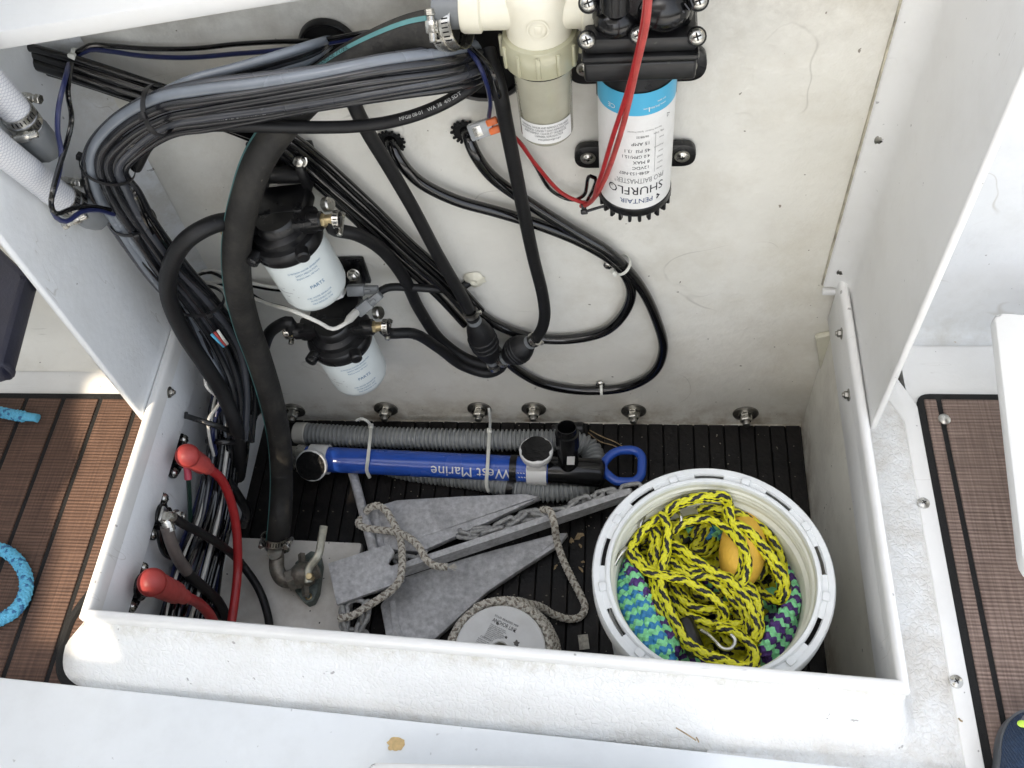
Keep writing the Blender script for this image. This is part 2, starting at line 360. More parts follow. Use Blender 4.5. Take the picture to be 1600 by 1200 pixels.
M_skid = nonskid()
grime(M_skid, 2, .383, .397, (.42, .38, .26), .55, 34, (.42, .68)); grime(M_skid, 2, .352, .333, (.42, .36, .27), .45, 12)
def woven(name, c1, c2, c3):
    m = mat(name, c1, .75); n, l, b = nodes(m); tc = n.new('ShaderNodeTexCoord')
    mp = n.new('ShaderNodeMapping'); mp.inputs['Scale'].default_value = (14, 420, 1); l.new(tc.outputs['Object'], mp.inputs[0])
    ns = n.new('ShaderNodeTexNoise'); ns.inputs['Scale'].default_value = 1; ns.inputs['Detail'].default_value = 3; l.new(mp.outputs[0], ns.inputs['Vector'])
    mp2 = n.new('ShaderNodeMapping'); mp2.inputs['Scale'].default_value = (330, 9, 1); l.new(tc.outputs['Object'], mp2.inputs[0])
    ns2 = n.new('ShaderNodeTexNoise'); ns2.inputs['Scale'].default_value = 1; ns2.inputs['Detail'].default_value = 2; l.new(mp2.outputs[0], ns2.inputs['Vector'])
    wv = n.new('ShaderNodeTexWave'); wv.bands_direction = 'Y'; wv.inputs['Scale'].default_value = 62; wv.inputs['Distortion'].default_value = .5; wv.inputs['Detail'].default_value = 1; l.new(tc.outputs['Object'], wv.inputs['Vector'])
    cr = n.new('ShaderNodeValToRGB'); e = cr.color_ramp.elements; e[0].position = .32; e[0].color = (*c2, 1); e[1].position = .68; e[1].color = (*c3, 1); k = e.new(.5); k.color = (*c1, 1)
    a = n.new('ShaderNodeMath'); a.operation = 'MULTIPLY_ADD'; a.inputs[1].default_value = .45; l.new(ns2.outputs['Fac'], a.inputs[0])
    a2 = n.new('ShaderNodeMath'); a2.operation = 'MULTIPLY'; a2.inputs[1].default_value = .55; l.new(ns.outputs['Fac'], a2.inputs[0]); l.new(a2.outputs[0], a.inputs[2])
    l.new(a.outputs[0], cr.inputs[0]); mx = n.new('ShaderNodeMix'); mx.data_type = 'RGBA'; mx.blend_type = 'MULTIPLY'; mx.inputs[0].default_value = .55
    r = n.new('ShaderNodeMapRange'); r.inputs[3].default_value = .45; r.inputs[4].default_value = 1.15; l.new(wv.outputs['Fac'], r.inputs[0])
    l.new(cr.outputs[0], mx.inputs[6]); l.new(r.outputs[0], mx.inputs[7]); l.new(mx.outputs[2], b.inputs['Base Color'])
    ad = n.new('ShaderNodeMath'); ad.operation = 'ADD'; l.new(wv.outputs['Fac'], ad.inputs[0]); l.new(ns2.outputs['Fac'], ad.inputs[1])
    bp = n.new('ShaderNodeBump'); bp.inputs['Strength'].default_value = .7; bp.inputs['Distance'].default_value = .0008; l.new(ad.outputs[0], bp.inputs['Height']); l.new(bp.outputs[0], b.inputs['Normal'])
    return m
M_wov = woven('brown_woven_vinyl', (.100, .054, .036), (.055, .028, .019), (.155, .088, .060))
M_wov2 = woven('rosy_brown_woven_vinyl', (.225, .160, .130), (.125, .082, .066), (.34, .25, .21))
def braidmat():
    m = mat('reinforced_pvc_hose', (.68, .69, .70), .3); n, l, b = nodes(m); uv = n.new('ShaderNodeUVMap'); sp = n.new('ShaderNodeSeparateXYZ'); l.new(uv.outputs[0], sp.inputs[0])
    def band(sg):
        a = n.new('ShaderNodeMath'); a.operation = 'MULTIPLY'; a.inputs[1].default_value = 14; l.new(sp.outputs[0], a.inputs[0])
        c = n.new('ShaderNodeMath'); c.operation = 'MULTIPLY_ADD'; c.inputs[1].default_value = sg*230; l.new(sp.outputs[1], c.inputs[0]); l.new(a.outputs[0], c.inputs[2])
        f = n.new('ShaderNodeMath'); f.operation = 'FRACT'; l.new(c.outputs[0], f.inputs[0]); g = n.new('ShaderNodeMath'); g.operation = 'LESS_THAN'; g.inputs[1].default_value = .22; l.new(f.outputs[0], g.inputs[0]); return g.outputs[0]
    mx = n.new('ShaderNodeMath'); mx.operation = 'MAXIMUM'; l.new(band(1), mx.inputs[0]); l.new(band(-1), mx.inputs[1])
    cm = n.new('ShaderNodeMix'); cm.data_type = 'RGBA'; cm.inputs[6].default_value = (.72, .73, .74, 1); cm.inputs[7].default_value = (.50, .51, .56, 1); l.new(mx.outputs[0], cm.inputs[0]); l.new(cm.outputs[2], b.inputs['Base Color'])
    return m
M_pvc = braidmat()
# ================================================================== SETTING
def struct(name, mb, m, **k): return single(name, mb, m, None, None, kind='structure', **k)
# deck and hull
g = MB(); g.box((0, 0, .30), (6, 6, .04)); 
# the deck is one sheet with an opening under the locker
def ringdeck():
    g = MB(); z = .325; X0, X1, Y0, Y1 = -3, 3, -3, 3; x0, x1, y0, y1 = -.715, .40, .27, .93
    for a, b, c, d in ((X0, x0, Y0, Y1), (x1, X1, Y0, Y1), (x0, x1, Y0, y0), (x0, x1, y1, Y1)):
        g.box(((a+b)/2, (c+d)/2, z-.01), (b-a, d-c, .02))
    return g
deck = struct('deck', ringdeck(), M_gel, smooth=False)
YH = .874
def profile_wall(x0, x1, prof, n=2, thick=None):
    g = MB(); vs = []; fs = []
    for i in range(n+1):
        x = x0+(x1-x0)*i/n
        for (y, z) in prof: vs.append((x, y, z))
    k = len(prof)
    for i in range(n):
        for q in range(k-1): fs.append((i*k+q, i*k+q+1, (i+1)*k+q+1, (i+1)*k+q))
    g.add(vs, fs); return g
hp = [(YH-.02, .3262)]+[(YH-.02+.02*math.sin(a), .3462-.02*math.cos(a)) for a in [PI/2*i/5 for i in range(1, 6)]]+[(YH+.02, .8), (YH+.05, 1.3), (YH+.25, 1.31), (YH+.25, .32)]
M_hull = mat('hull_gelcoat', (.66, .68, .69), .45, bump=1.0, bscale=38, var=.04, vscale=12, dirt=.25, dcol=(.4, .38, .33), dscale=10, speck=.6)
scratches(M_hull, amt=.5); grime(M_hull, 2, .48, .335, (.40, .38, .32), .5, 9)
struct('hull_side', profile_wall(.36, 1.6, hp), M_hull)
hl = [(.80, .3262), (.838, .334), (.86, .355), (.868, .40), (.90, .8), (.95, 1.3), (1.15, 1.31), (1.15, .32)]
struct('hull_side', profile_wall(-2.0, -.69, hl), M_bulk)
# sea far below round the boat
# ---- the locker
LK = thing('storage_locker', 'open white fibreglass locker holding hoses, pumps, anchor and bucket', 'locker', (-.17, .6, 0))
# floor
g = MB(); g.box((-.18, .60, -.012), (1.04, .66, .02)); part('locker_floor', g, M_low, LK, smooth=False)
# back wall with soft cove at its foot
g = MB(); vs = []; fs = []; nx, nz = 110, 120
for i in range(nx+1):
    for j in range(nz+1):
        x = -.70+(1.05)*i/nx; z = -.002+1.12*j/nz
        d = .0022*noise.noise(Vector((x*6, z*6, 0)))+.0006*noise.noise(Vector((x*35, z*35, 3)))
        vs.append((x, YB-d, z))
for i in range(nx):
    for j in range(nz): a = i*(nz+1)+j; fs.append((a, a+1, a+nz+2, a+nz+1))
g.add(vs, [tuple(reversed(f)) for f in fs]); g.box((-.175, YB+.012, .559), (1.05, .016, 1.12))
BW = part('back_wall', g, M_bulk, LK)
# left and right lower walls, front wall
g = MB(); g.box((-.687, .605, .155), (.028, .61, .33)); part('left_wall', g, M_side, LK, smooth=False)
pr = [(XR+.014, .30), (XR+.014, YB)]
g = MB(); g.box((.325, .605, .159), (.016, .612, .322)); part('right_wall', g, M_low, LK, smooth=False)
g = MB(); g.add([(-.69, .305, 0), (.312, .285, 0), (.312, .318, .362), (-.669, .362, .362), (-.69, .295, 0), (.312, .275, 0), (.312, .308, .362), (-.669, .352, .362)], [(0, 1, 2, 3), (7, 6, 5, 4), (0, 4, 5, 1), (3, 2, 6, 7)])
part('front_wall', g, M_low, LK, smooth=False)
# liner rim: profile swept round left, front and right
RL = [(-.6725, .905), (-.6725, .3715), (.3175, .3225), (.3175, .905)]   # outer top edge
def offs(pl, d):
    out = []
    for i, p in enumerate(pl):
        p = Vector(p); ns = []
        for a, b in ((i-1, i), (i, i+1)):
            if a < 0 or b >= len(pl): continue
            t = (Vector(pl[b])-Vector(pl[a])).normalized(); ns.append(Vector((-t.y, t.x)))   # pointing inwards
        if len(ns) == 1: out.append(p+ns[0]*d)
        else:
            h = (ns[0]+ns[1]).normalized(); out.append(p+h*(d/h.dot(ns[0])))
    return out
def sweep_prof(pl, prof, close=True):
    g = MB(); rings = [[(q.x, q.y, z) for q in offs(pl, d)] for d, z in prof]; vs = [p for r in rings for p in r]; n = len(pl); fs = []
    m_ = len(prof)
    for k in range(m_ if close else m_-1):
        for i in range(n-1): a = k*n+i; b = ((k+1) % m_)*n+i; fs.append((a, a+1, b+1, b))
    if close: fs.append(tuple(k*n for k in range(m_))); fs.append(tuple(k*n+n-1 for k in reversed(range(m_))))
    return g.add(vs, fs)
zt = .421
def subd(pl, k=14):
    out = []
    for i in range(len(pl)-1):
        a, b = Vector(pl[i]), Vector(pl[i+1])
        for j in range(k): out.append(tuple(a.lerp(b, j/k)))
    out.append(pl[-1]); return out
RS = RL
rim_prof = [(.0, zt-.017), (.0005, zt-.005), (.003, zt-.001), (.0065, zt), (.010, zt-.001), (.0125, zt-.005), (.013, zt-.012), (.013, zt-.03), (.004, zt-.03), (.0015, zt-.019)]
g = sweep_prof(RS, rim_prof); part('rim', g, M_whitep if False else M_gel, LK, ang=50)
# liner flange hanging down on left and right, with its own thickness
for sx, xo, nm in ((1, -.6725, 'liner_flange'), (-1, .3175, 'liner_flange')):
    x = xo + sx*.0085
    g = MB(); y0_ = .386 if sx > 0 else .338; g.box((x, (y0_+.905)/2, .358), (.007, .905-y0_, .072), bev=.0015); part(nm, g, M_side if sx > 0 else M_gel, LK)
# dome nuts on the flanges
def nutmesh():
    g = MB(); g.lathe([(0, 0), (.0085, 0), (.0085, .0015), (.006, .0022), (.006, .0022)], 18); g.lathe([(.0055, .002), (.0055, .006), (.0045, .0072), (.003, .0076), (.003, .0095), (0, .0098)], 6)
    return mesh(g, 'flange_nut')
nm_ = nutmesh(); nm_.materials.append(M_dsteel)
for px, py, s in ((290, 535, 0), (264, 613, 0), (1316, 521, 1), (1327, 617, 1)):
    p = W(px, py, x=(-.6605 if s == 0 else .3055)); inst('flange_nut', nm_, LK, frame(p, (1 if s == 0 else -1, 0, 0), (0, 0, 1)))
# coaming outside the rim
def coaming():
    prof = [(-.10, .412), (-.03, .399), (.0, .3975), (.05, .3955), (.12, .389), (.35, .375), (.62, .355), (.82, .342), (.94, .335), (1.0, .331), (1.0, .324)]
    dl, df, dr = .060, .066, .030
    g = MB(); rings = []
    for k, (u, z) in enumerate(prof):
        r = .006+.055*max(0, u); a, b, c, d = [Vector(p) for p in RL]
        pts = [Vector((a.x-.012*u, .90)), Vector((a.x-.012*u, .62)), Vector((a.x-.014*u, .50)), Vector((a.x-.024*u, .43))]
        B1 = Vector((b.x-dl*u, b.y-df*u)); C1 = Vector((c.x+dr*u, c.y-df*u)); rr = r*.9
        for (P, d0, d1) in ((B1, Vector((0, 1)), (C1-B1).normalized()), (C1, (B1-C1).normalized(), Vector((0, 1)))):
            p0, p1 = P+d0*rr, P+d1*rr
            for q in range(9):
                t = q/8; pts.append(p0*(1-t)**2+P*2*t*(1-t)+p1*t*t)
            if P is B1:
                for q in range(1, 30): pts.append(p1.lerp(C1+(B1-C1).normalized()*rr, q/30))
        pts.append(Vector((d.x+dr*u, .90))); rings.append([(p.x, p.y, z - (.028*max(0, min(1, u*5))*(1-u)**.5)*max(0, min(1, (p.x-.12)/.20)*(1 if p.y > .30 or True else 1), min(1, (-.655-p.x)/.02)*(1 if p.y > .40 else .3))) for p in pts])
    n = len(rings[0]); vs = [p for r in rings for p in r]
    fs = [(k*n+i, (k+1)*n+i, (k+1)*n+i+1, k*n+i+1) for k in range(len(prof)-1) for i in range(n-1)]
    return g.add(vs, fs)
part('coaming', coaming(), M_skid, LK, ang=60)
# smooth flange strip on the right with screws
def rpoly(pts, r, n=5):
    out = []
    for i, p in enumerate(pts):
        p = Vector(p); a = Vector(pts[i-1]); b = Vector(pts[(i+1) % len(pts)]); ri = r[i] if isinstance(r, (list, tuple)) else r
        if ri <= 0: out.append(tuple(p)); continue
        p0 = p+(a-p).normalized()*ri; p1 = p+(b-p).normalized()*ri
        for q in range(n+1): t = q/n; v = p0*(1-t)**2+p*2*t*(1-t)+p1*t*t; out.append((v.x, v.y))
    return out
g = MB(); g.prism([(.10, .06), (.389, .06), (.389, .74), (.36, .87), (.338, .87), (.338, .30), (.24, .275), (.10, .275)], .3262, .3325, bev=.001); part('nonskid_panel', g, M_skid, LK)
g = MB(); g.prism([(.386, .06), (.400, .06)],0,0) if False else g.prism([(.387, -.05), (.400, -.05), (.409, .02), (.409, .745), (.385, .80), (.385, .872), (.360, .872), (.360, .78), (.387, .72)], .3262, .3355, bev=.003); FL = part('flange', g, M_gel, LK)
def screw_me(r=.006, name='screw', cross=True):
    g = MB(); g.lathe([(r*1.35, 0), (r*1.3, .0008), (r, .0012), (r*.8, .0022), (r*.3, .003), (0, .003)], 20)
    me = mesh(g, name); me.materials.append(M_steel)
    g2 = MB()
    if cross:
        g.box((0, 0, .0027), (r*1.1, r*.2, .0012), mi=1); g.box((0, 0, .00272), (r*.2, r*1.1, .0012), mi=1)
    me = mesh(g, name); me.materials.append(M_steel); me.materials.append(M_void); return me
SC = screw_me()
for px, py in ((1443, 786), (1494, 1065)): inst('screw', SC, LK, frame(W(px, py, z=.3357), (0, 0, 1), (1, .5, 0)))
# side panels rising from the rim, with coves and flanges on the back wall
def sidepanel(xw, s, r=.032, flange=.0):
    # plan section from front edge to back; s = +1 the inside is towards +x
    g = MB(); pl = [(xw, .668)] + [(xw, .72), (xw, .78), (xw, .83)]
    yc = YB-.008-r
    pl += [(xw+s*(r-r*math.cos(a)), yc+r*math.sin(a)) for a in [PI/2*i/8 for i in range(0, 9)]]
    if flange: pl.append((xw+s*(r+flange), YB-.008)); pl.append((xw+s*(r+flange+.0015), YB-.006)); pl.append((xw+s*(r+flange+.0015), YB+.004))
    else: pl.append((xw+s*(r+.012), YB-.001))
    back = [(x - s*.006 if i < 5 else x, y) for i, (x, y) in enumerate(pl)]
    n = len(pl); vs = []; zs = [.402, .41, .7, 1.0, 1.25]
    for z in zs: vs += [(x, y+(.0 if i else (z-.40)*.0), z) for i, (x, y) in enumerate(pl)]
    fs = [(k*n+i, k*n+i+1, (k+1)*n+i+1, (k+1)*n+i) for k in range(len(zs)-1) for i in range(n-1)]
    g.add(vs, fs)
    # outer skin and front edge
    o = -s*.009
    g.box((xw+o/2-s*.0002, .79, .828), (abs(o), .25, .852), bev=.003)
    return g
part('side_panel', sidepanel(-.6725, 1), M_side, LK, ang=60)
SP = part('side_panel', sidepanel(.3195, -1, .026, .006), M_gel, LK, ang=60)
SCD = screw_me(.0078); SCD.materials[0] = M_dsteel
g = MB(); e_ = .3195-.026-.006-.0015; g.box((e_-.0005, YB-.0012, .80), (.003, .006, .80)); part('sealant_bead', g, mat('dirty_sealant', (.42, .39, .30), .7, var=.4, vscale=60), LK)
for px, py in ((1380, 218), (1319, 425)):
    inst('screw', SCD, LK, frame(B(px, py, .0082), (0, -1, 0), (1, 0, .3)))
# foot of the right flange
g = MB(); a = B(1285, 450, 0); g.box((.305, YB-.004, a.z-.002), (.036, .0085, .012), bev=.002); part('flange_foot', g, M_gel, LK)
# corner blocks
g = MB(); p = B(1292, 560); cb_ = [B(1273, 520), B(1308, 512), B(1318, 612), B(1286, 610)]; g.prism(rpoly([(p_.x, p_.z) for p_ in cb_], .004), .001, .011, Matrix(((1, 0, 0, 0), (0, 0, -1, YB), (0, 1, 0, 0), (0, 0, 0, 1))), bev=.003); part('corner_block', g, mat('aged_resin', (.62, .60, .48), .5, bump=.5, dirt=.5, dscale=20, speck=.8), LK)
g = MB(); g.box((-.655, YB-.03, .20), (.03, .06, .13), bev=.006, seg=3); part('corner_block', g, M_gel, LK)
# ---- big washers, nuts and studs along the foot of the back wall
def wmesh():
    a = MB(); a.lathe([(0, 0), (.0165, 0), (.0175, .0008), (.0175, .0022), (.0165, .003), (0, .003)], 32)
    b = MB(); b.lathe([(0, .003), (.0105, .003), (.0105, .0045), (.0088, .0048)], 24); b.lathe([(.0085, .0045), (.0085, .0125), (.0075, .014), (.0055, .015), (0, .015)], 6)
    c = MB(); c.lathe([(.0052, .013), (.0052, .019), (.0045, .0205), (0, .0208)], 16)
    r = []
    for g, n_, m_ in ((a, 'washer', M_dsteel), (b, 'nut', M_steel), (c, 'stud', M_dsteel)):
        me = mesh(g, n_, ang=30); me.materials.append(m_); r.append(me)
    return r
WM = wmesh()
for k, (px, py) in enumerate(((459, 640), (603, 638), (749, 638), (834, 638), (990, 641), (1165, 645))):
    M = frame(B(px, py, .001), (0, -1, 0), (1, 0, .2+k)) @ Matrix.Scale(1.27, 4)
    w_ = inst('washer', WM[0], LK, M)
    for q in (1, 2): inst(('', 'nut', 'stud')[q], WM[q], w_, Matrix.Identity(4)).matrix_local = Matrix.Identity(4)
# ---- dark deck of rubber strips on the locker floor
RM = thing('rubber_floor_mat', 'black ribbed rubber mat of parallel strips on the locker floor', 'mat', (-.17, .61, 0))
g = MB(); g.box((-.18, .605, .002), (.99, .60, .003)); part('backing', g, M_void, RM, smooth=False)
g0 = MB(); g0.box((0, 0, .0065), (.0254, .60, .006), bev=.0012, seg=1); me = mesh(g0, 'strip'); me.materials.append(M_blk_mat)
k = 0; x = -.665
while x < .315:
    o = inst('strip', me, RM, Matrix.Translation((x, .604, random.uniform(-.0008, .0008)))); x += .0268; k += 1
# ---- white moulded pad at the front left of the floor
PD = MB()
c0, c1 = W(372, 838, z=.03), W(553, 848, z=.03)
PD.prism([(-.683, .655), (-.683, .315), (-.455, .315), (-.440, .650)], .004, .032, bev=.006); PD.prism([(-.683, .40), (-.683, .31), (-.46, .31), (-.46, .385)], .03, .042, bev=.005)
part('bilge_pad', PD, M_pad, LK)
# ---- foreground step
a, b, c = W(0, 1058, z=.352), W(600, 1119, z=.352), W(1250, 1190, z=.352)
g = MB(); dirv = (c-a).normalized(); a2 = a - dirv*1.2; c2 = a + dirv*1.9
g.prism([(a2.x, a2.y), (a2.x, -.7), (c2.x, -.7), (c2.x, c2.y)], .328, .352, bev=.003)
STEP = single('console_step', g, mat('satin_gelcoat', (.80, .83, .84), .42, var=.03, vscale=6, dirt=.15, dcol=(.45, .45, .42), dscale=14, speck=.3, bump=.2, bscale=40), 'flat smooth white step panel filling the bottom edge of the photo', 'step')
ORG[STEP.name] = Vector(STEP.location)
g = MB(); c = W(619, 1163, z=.3524)
pts = [(c.x+.0105*(1+.35*noise.noise(Vector((math.cos(t)*2, math.sin(t)*2, 1))))*math.cos(t), c.y+.008*(1+.5*noise.noise(Vector((math.cos(t)*2, math.sin(t)*2, 5))))*math.sin(t)) for t in [2*PI*i/26 for i in range(26)]]
g.prism(pts, .352, .3528); part('chipped_patch', g, mat('bare_laminate', (.62, .44, .2), .6, var=.15, vscale=200), STEP, smooth=False)
a = W(575, 1190, z=.40); b = W(1100, 1204, z=.40)
g = MB(); dd = (b-a).normalized(); nn = Vector((dd.y, -dd.x, 0)); q = [a, b, b+nn*.3, a+nn*.3]
g.prism(rpoly([(p.x, p.y) for p in q], .012), .38, .400, bev=.004)
single('hatch_edge', g, M_whitep, 'thin bright white raised ledge at the very bottom edge', 'ledge')
# ---- upper left white shelf
zs = .93
a, b = W(0, 80, z=zs), W(400, 14.5, z=zs)
d_ = (b-a).normalized(); a2 = a-d_*.15; b2 = a+d_*1.1
g = MB(); g.prism([(a2.x, a2.y), (b2.x, b2.y), (b2.x, b2.y+.5), (a2.x, a2.y+.5)], zs, zs+.022, bev=.004)
single('seat_shelf', g, M_whitep, 'smooth white seat shelf edge crossing the top left corner', 'shelf')
# ---- right white seat panel with rounded corner
zz = .50
pp = [W(1553, 486, z=zz), W(1800, 506, z=zz), W(1870, 900, z=zz), W(1601, 905, z=zz)]
g = MB(); g.prism(rpoly([(p.x, p.y) for p in pp], [.014, .02, .02, .03]), zz-.022, zz, bev=.005)
SEAT = single('bench_panel', g, M_whitep, 'white rounded seat panel over the woven mat at the right edge', 'bench')
# post under it so that it stands on the deck
g = MB(); cc = sum(pp, Vector())/4; g.box((cc.x+.1, cc.y, .405), (.10, .14, .15), bev=.01); part('pedestal', g, M_whitep, SEAT)
# ---- dark cushion behind the left panel
zc = .66
pp = [W(-60, 330, z=zc), W(43, 428, z=zc), W(4, 572, z=zc), W(-220, 640, z=zc), W(-260, 400, z=zc)]
g = MB(); g.prism(rpoly([(p.x, p.y) for p in pp], .006), zc-.03, zc, bev=.008); DC = single('dark_cushion', g, M_nav, 'dark navy cushion corner at the left edge of the photo', 'cushion')
g = MB(); cc = sum(pp, Vector())/5; g.box((cc.x-.16, cc.y-.02, .478), (.08, .08, .305), bev=.008); part('pedestal', g, M_whitep, DC)
# ---- woven mats
def wmat(label, stripes, y0, y1, x0, x1, z, m, hole=None, snaps=(), cr=.02):
    t = thing('woven_deck_mat', label, 'mat', ((x0+x1)/2, (y0+y1)/2, z))
    g = MB(); g.prism(rpoly([(x0, y0), (x1, y0), (x1, y1), (x0, y1)], cr), z, z+.003); part('binding', g, M_bind, t, smooth=False)
    bw = .010; xs = [x0+bw]+list(stripes)+[x1-bw]; k = 0
    for i in range(len(xs)-1):
        a = xs[i]+(0.0035 if i else 0); b = xs[i+1]-(0.0035 if i < len(xs)-2 else 0)
        g = MB(); g.box(((a+b)/2, (y0+y1)/2, z+.0035), (b-a, y1-y0-2*bw, .003), bev=.0008, seg=1); part('plank', g, m, t)
    for s in snaps:
        g = MB(); g.lathe([(.0085, 0), (.0082, .002), (.006, .004), (.003, .005), (0, .0052)], 22, Matrix.Translation((s.x, s.y, z+.005))); part('snap_button', g, M_steel, t)
    return t
zd = .3255
# left mat: black lines through pixel points at the deck
def lx(px, py): return W(px, py, z=zd+.005).x
ls = sorted([lx(211, 640), lx(152, 624), lx(92, 640), lx(40, 628)])
d = (ls[-1]-ls[0])/3; ls = [ls[-1]-d*i for i in range(12)][::-1]
wmat('brown woven deck mat with black seams left of the locker', ls, -.4, W(100, 617, z=zd).y, ls[0]-.05, -.669, zd+.0008, M_wov, snaps=[W(217, 634, z=zd+.005)], cr=.002)
rx = [W(1463, 640, z=zd).x+.004, W(1568, 640, z=zd).x+.004]; d = rx[1]-rx[0]; rs = [rx[0]+d*i for i in range(8)]
wmat('rosy brown woven deck mat with black binding right of the locker', rs, -.4, W(1500, 618, z=zd).y, W(1433, 640, z=zd).x, rs[-1]+.07, zd+.0008, M_wov2, snaps=[W(1475, 656, z=zd+.005)])
# dark rubber gasket round the locker's left foot
g = MB(); fr = frames([(-.692, .60, .331), (-.705, .47, .331), (-.733, .39, .331), (-.722, .325, .331), (-.68, .300, .331), (-.62, .293, .331)], .006); g.sweep(fr, 8); part('edge_seal', g, M_bind, LK)
# ---- unseen hardtop sized to shade the cockpit; slot added to shape a sun strip
HT = thing('unseen_hardtop', 'unseen white hardtop roof on posts, sized for shade, with an added slot shaping the sun strip', 'roof', (-.75, -.85, .33))
g = MB()
for a, b, c, d in ((-1.435, .22, -1.5, .0), (-2.3, -1.69, -1.5, .0), (-1.69, -1.435, -1.5, -1.15), (-1.69, -1.435, -.70, .0)):
    g.box(((a+b)/2, (c+d)/2, 2.27), (b-a, d-c, .04))
g.prism([(-1.70, -1.16), (-1.605, -1.16), (-1.615, -1.02), (-1.645, -.95), (-1.625, -.88), (-1.665, -.80), (-1.675, -.69), (-1.70, -.69)], 2.251, 2.289)  # uneven slot edge, added to give the sun patch a wavy border
part('roof_panel', g, M_gel, HT, smooth=False)
for x, y in ((-2.2, -1.42), (.15, -1.42), (-2.2, -.06)):
    g = MB(); g.cyl(.025, 1.93, Matrix.Translation((x, y, .326)), 16); part('post', g, M_steel, HT)

M_cv = mat('grey_baffle', (.42, .42, .41), .8, bump=.3, bscale=300)
g = MB(); g.box((-2.33, -.35, 1.30), (.02, 2.9, 1.90)); single('side_light_baffle', g, M_cv, 'unseen grey curtain hanging along the left side of the cockpit', 'baffle', smooth=False)  # added out of view to block low sky light from the left
g = MB(); g.box((-1.45, -1.84, 1.30), (1.7, .02, 1.90)); single('rear_light_baffle', g, M_cv, 'unseen grey curtain hanging across the cockpit behind the photographer', 'baffle', smooth=False)  # added out of view to hold back sky glow from behind the camera
# ================================================================== HOSES AND CABLES
def cable(name, pts, r, m, label, cat, group=None, n=10, ds=.008, text=None, rf=None):
    fr = frames(pts, r, ds, rf); g = MB(); g.sweep(fr, n); o = single(name, g, m, label, cat, group)
    for (body, size, s0, ang, flip) in (text or []):
        g = MB(); text_path(g, fr, body, size, s0, ang, flip); part('print', g, M_wink, o, smooth=False)
    return o, fr
def ring(g, c, axis, r, wd, th=.001, n=24, mi=0, sy=1.0, xh=(1, 0, 0)):
    M = frame(c, axis, xh) @ Matrix.Diagonal((1, sy, 1, 1))
    g.lathe([(r, -wd/2), (r+th, -wd/2), (r+th, wd/2), (r, wd/2), (r, -wd/2)], n, M, mi)
def hclamp(parent, c, axis, r, wd=.011, scr=(0, 0, 1), face=None):
    """worm-drive hose clamp: band with slots, screw housing"""
    c = Vector(c); ax = Vector(axis).normalized(); g = MB(); ring(g, c, ax, r, wd, .0012)
    o = part('hose_clamp', g, M_steel, parent)
    f = (CAM-c); f = (f-ax*f.dot(ax)).normalized(); s = ax.cross(f)
    g = MB()
    for k in range(-3, 4):
        a = k*.0042/r; d = f*math.cos(a)+s*math.sin(a); M = frame(c+d*(r+.0013), d, ax); g.box((0, 0, 0), (wd*.55, .0013, .0006), M)
    part('slot', g, M_void, o, kind='stuff') if False else part('slots', g, M_void, o)
    sv = Vector(scr); sv = (sv-ax*sv.dot(ax)).normalized(); tn = ax.cross(sv)
    g = MB(); p = c+sv*(r+.0055); g.box((0, 0, 0), (wd*.95, .014, .009), frame(p, sv, ax), bev=.0025); g.cyl(.0042, .026, frame(p-tn*.015, tn), 14, bev=.001); g.cyl(.0056, .006, frame(p+tn*.011, tn), 6, bev=.0008)
    part('screw_housing', g, M_steel, o); return o
def ziptie(pts_c, axis, rx, ry, m, label, group=None, wd=.0045, tail=None, head=None, xh=(1, 0, 0)):
    g = MB(); M = frame(pts_c, axis, xh); n = 36; th = .0012; vs = []; fs = []
    for i in range(n):
        a = 2*PI*i/n
        for (dr, z) in ((0, -wd/2), (th, -wd/2), (th, wd/2), (0, wd/2)): vs.append(((rx+dr)*math.cos(a), (ry+dr)*math.sin(a), z))
    for i in range(n):
        j = (i+1) % n
        for q in range(4): fs.append((i*4+q, j*4+q, j*4+(q+1) % 4, i*4+(q+1) % 4))
    g.add(vs, fs, M); o = single('cable_tie', g, m, label, 'cable tie', group)
    ha = head if head is not None else 0
    hp = Vector(((rx+.003)*math.cos(ha), (ry+.003)*math.sin(ha), 0)); g = MB(); g.box((0, 0, 0), (.006, .0075, .0085), M @ frame(hp, (0, 0, 1), (math.cos(ha), math.sin(ha), 0)), bev=.001); part('head', g, m, o)
    if tail: g = MB(); fr = frames([M @ hp]+[Vector(t) for t in tail], .0022, .004); g.sweep(fr, 6, flat=.45); part('tail', g, m, o)
    return o
# ---- the two cable holes in the upper wall and two smaller ones
def hole(px, py, r, label, rim=.0, sc=1.0):
    p = B(px, py, .0033); g = MB(); n = 40; vs = [(0, 0, 0)]; fs = []
    for i in range(n):
        a = 2*PI*i/n; rr = r*(1+.06*noise.noise(Vector((math.cos(a)*3, math.sin(a)*3, px)))); vs.append((rr*math.cos(a), rr*sc*math.sin(a), 0))
    for i in range(n): fs.append((0, 1+i, 1+(i+1) % n))
    g.add(vs, fs, frame(p, (0, -1, 0)))
    return part('hole', g, M_void, BW)
hole(610, 222, .0165, ''); hole(728, 206, .0165, ''); hole(752, 92, .052, ''); hole(514, 68, .030, '')
g = MB(); M = frame(B(752, 92, .003), (0, -1, 0)); g.lathe([(.050, 0), (.057, 0), (.057, .006), (.054, .009), (.050, .008), (.050, 0)], 40, M); part('grommet', g, M_plas, BW)
g = MB(); M = frame(B(514, 68, .003), (0, -1, 0)); g.lathe([(.029, 0), (.034, 0), (.034, .006), (.032, .009), (.029, .008), (.029, 0)], 40, M); part('grommet', g, M_plas, BW)
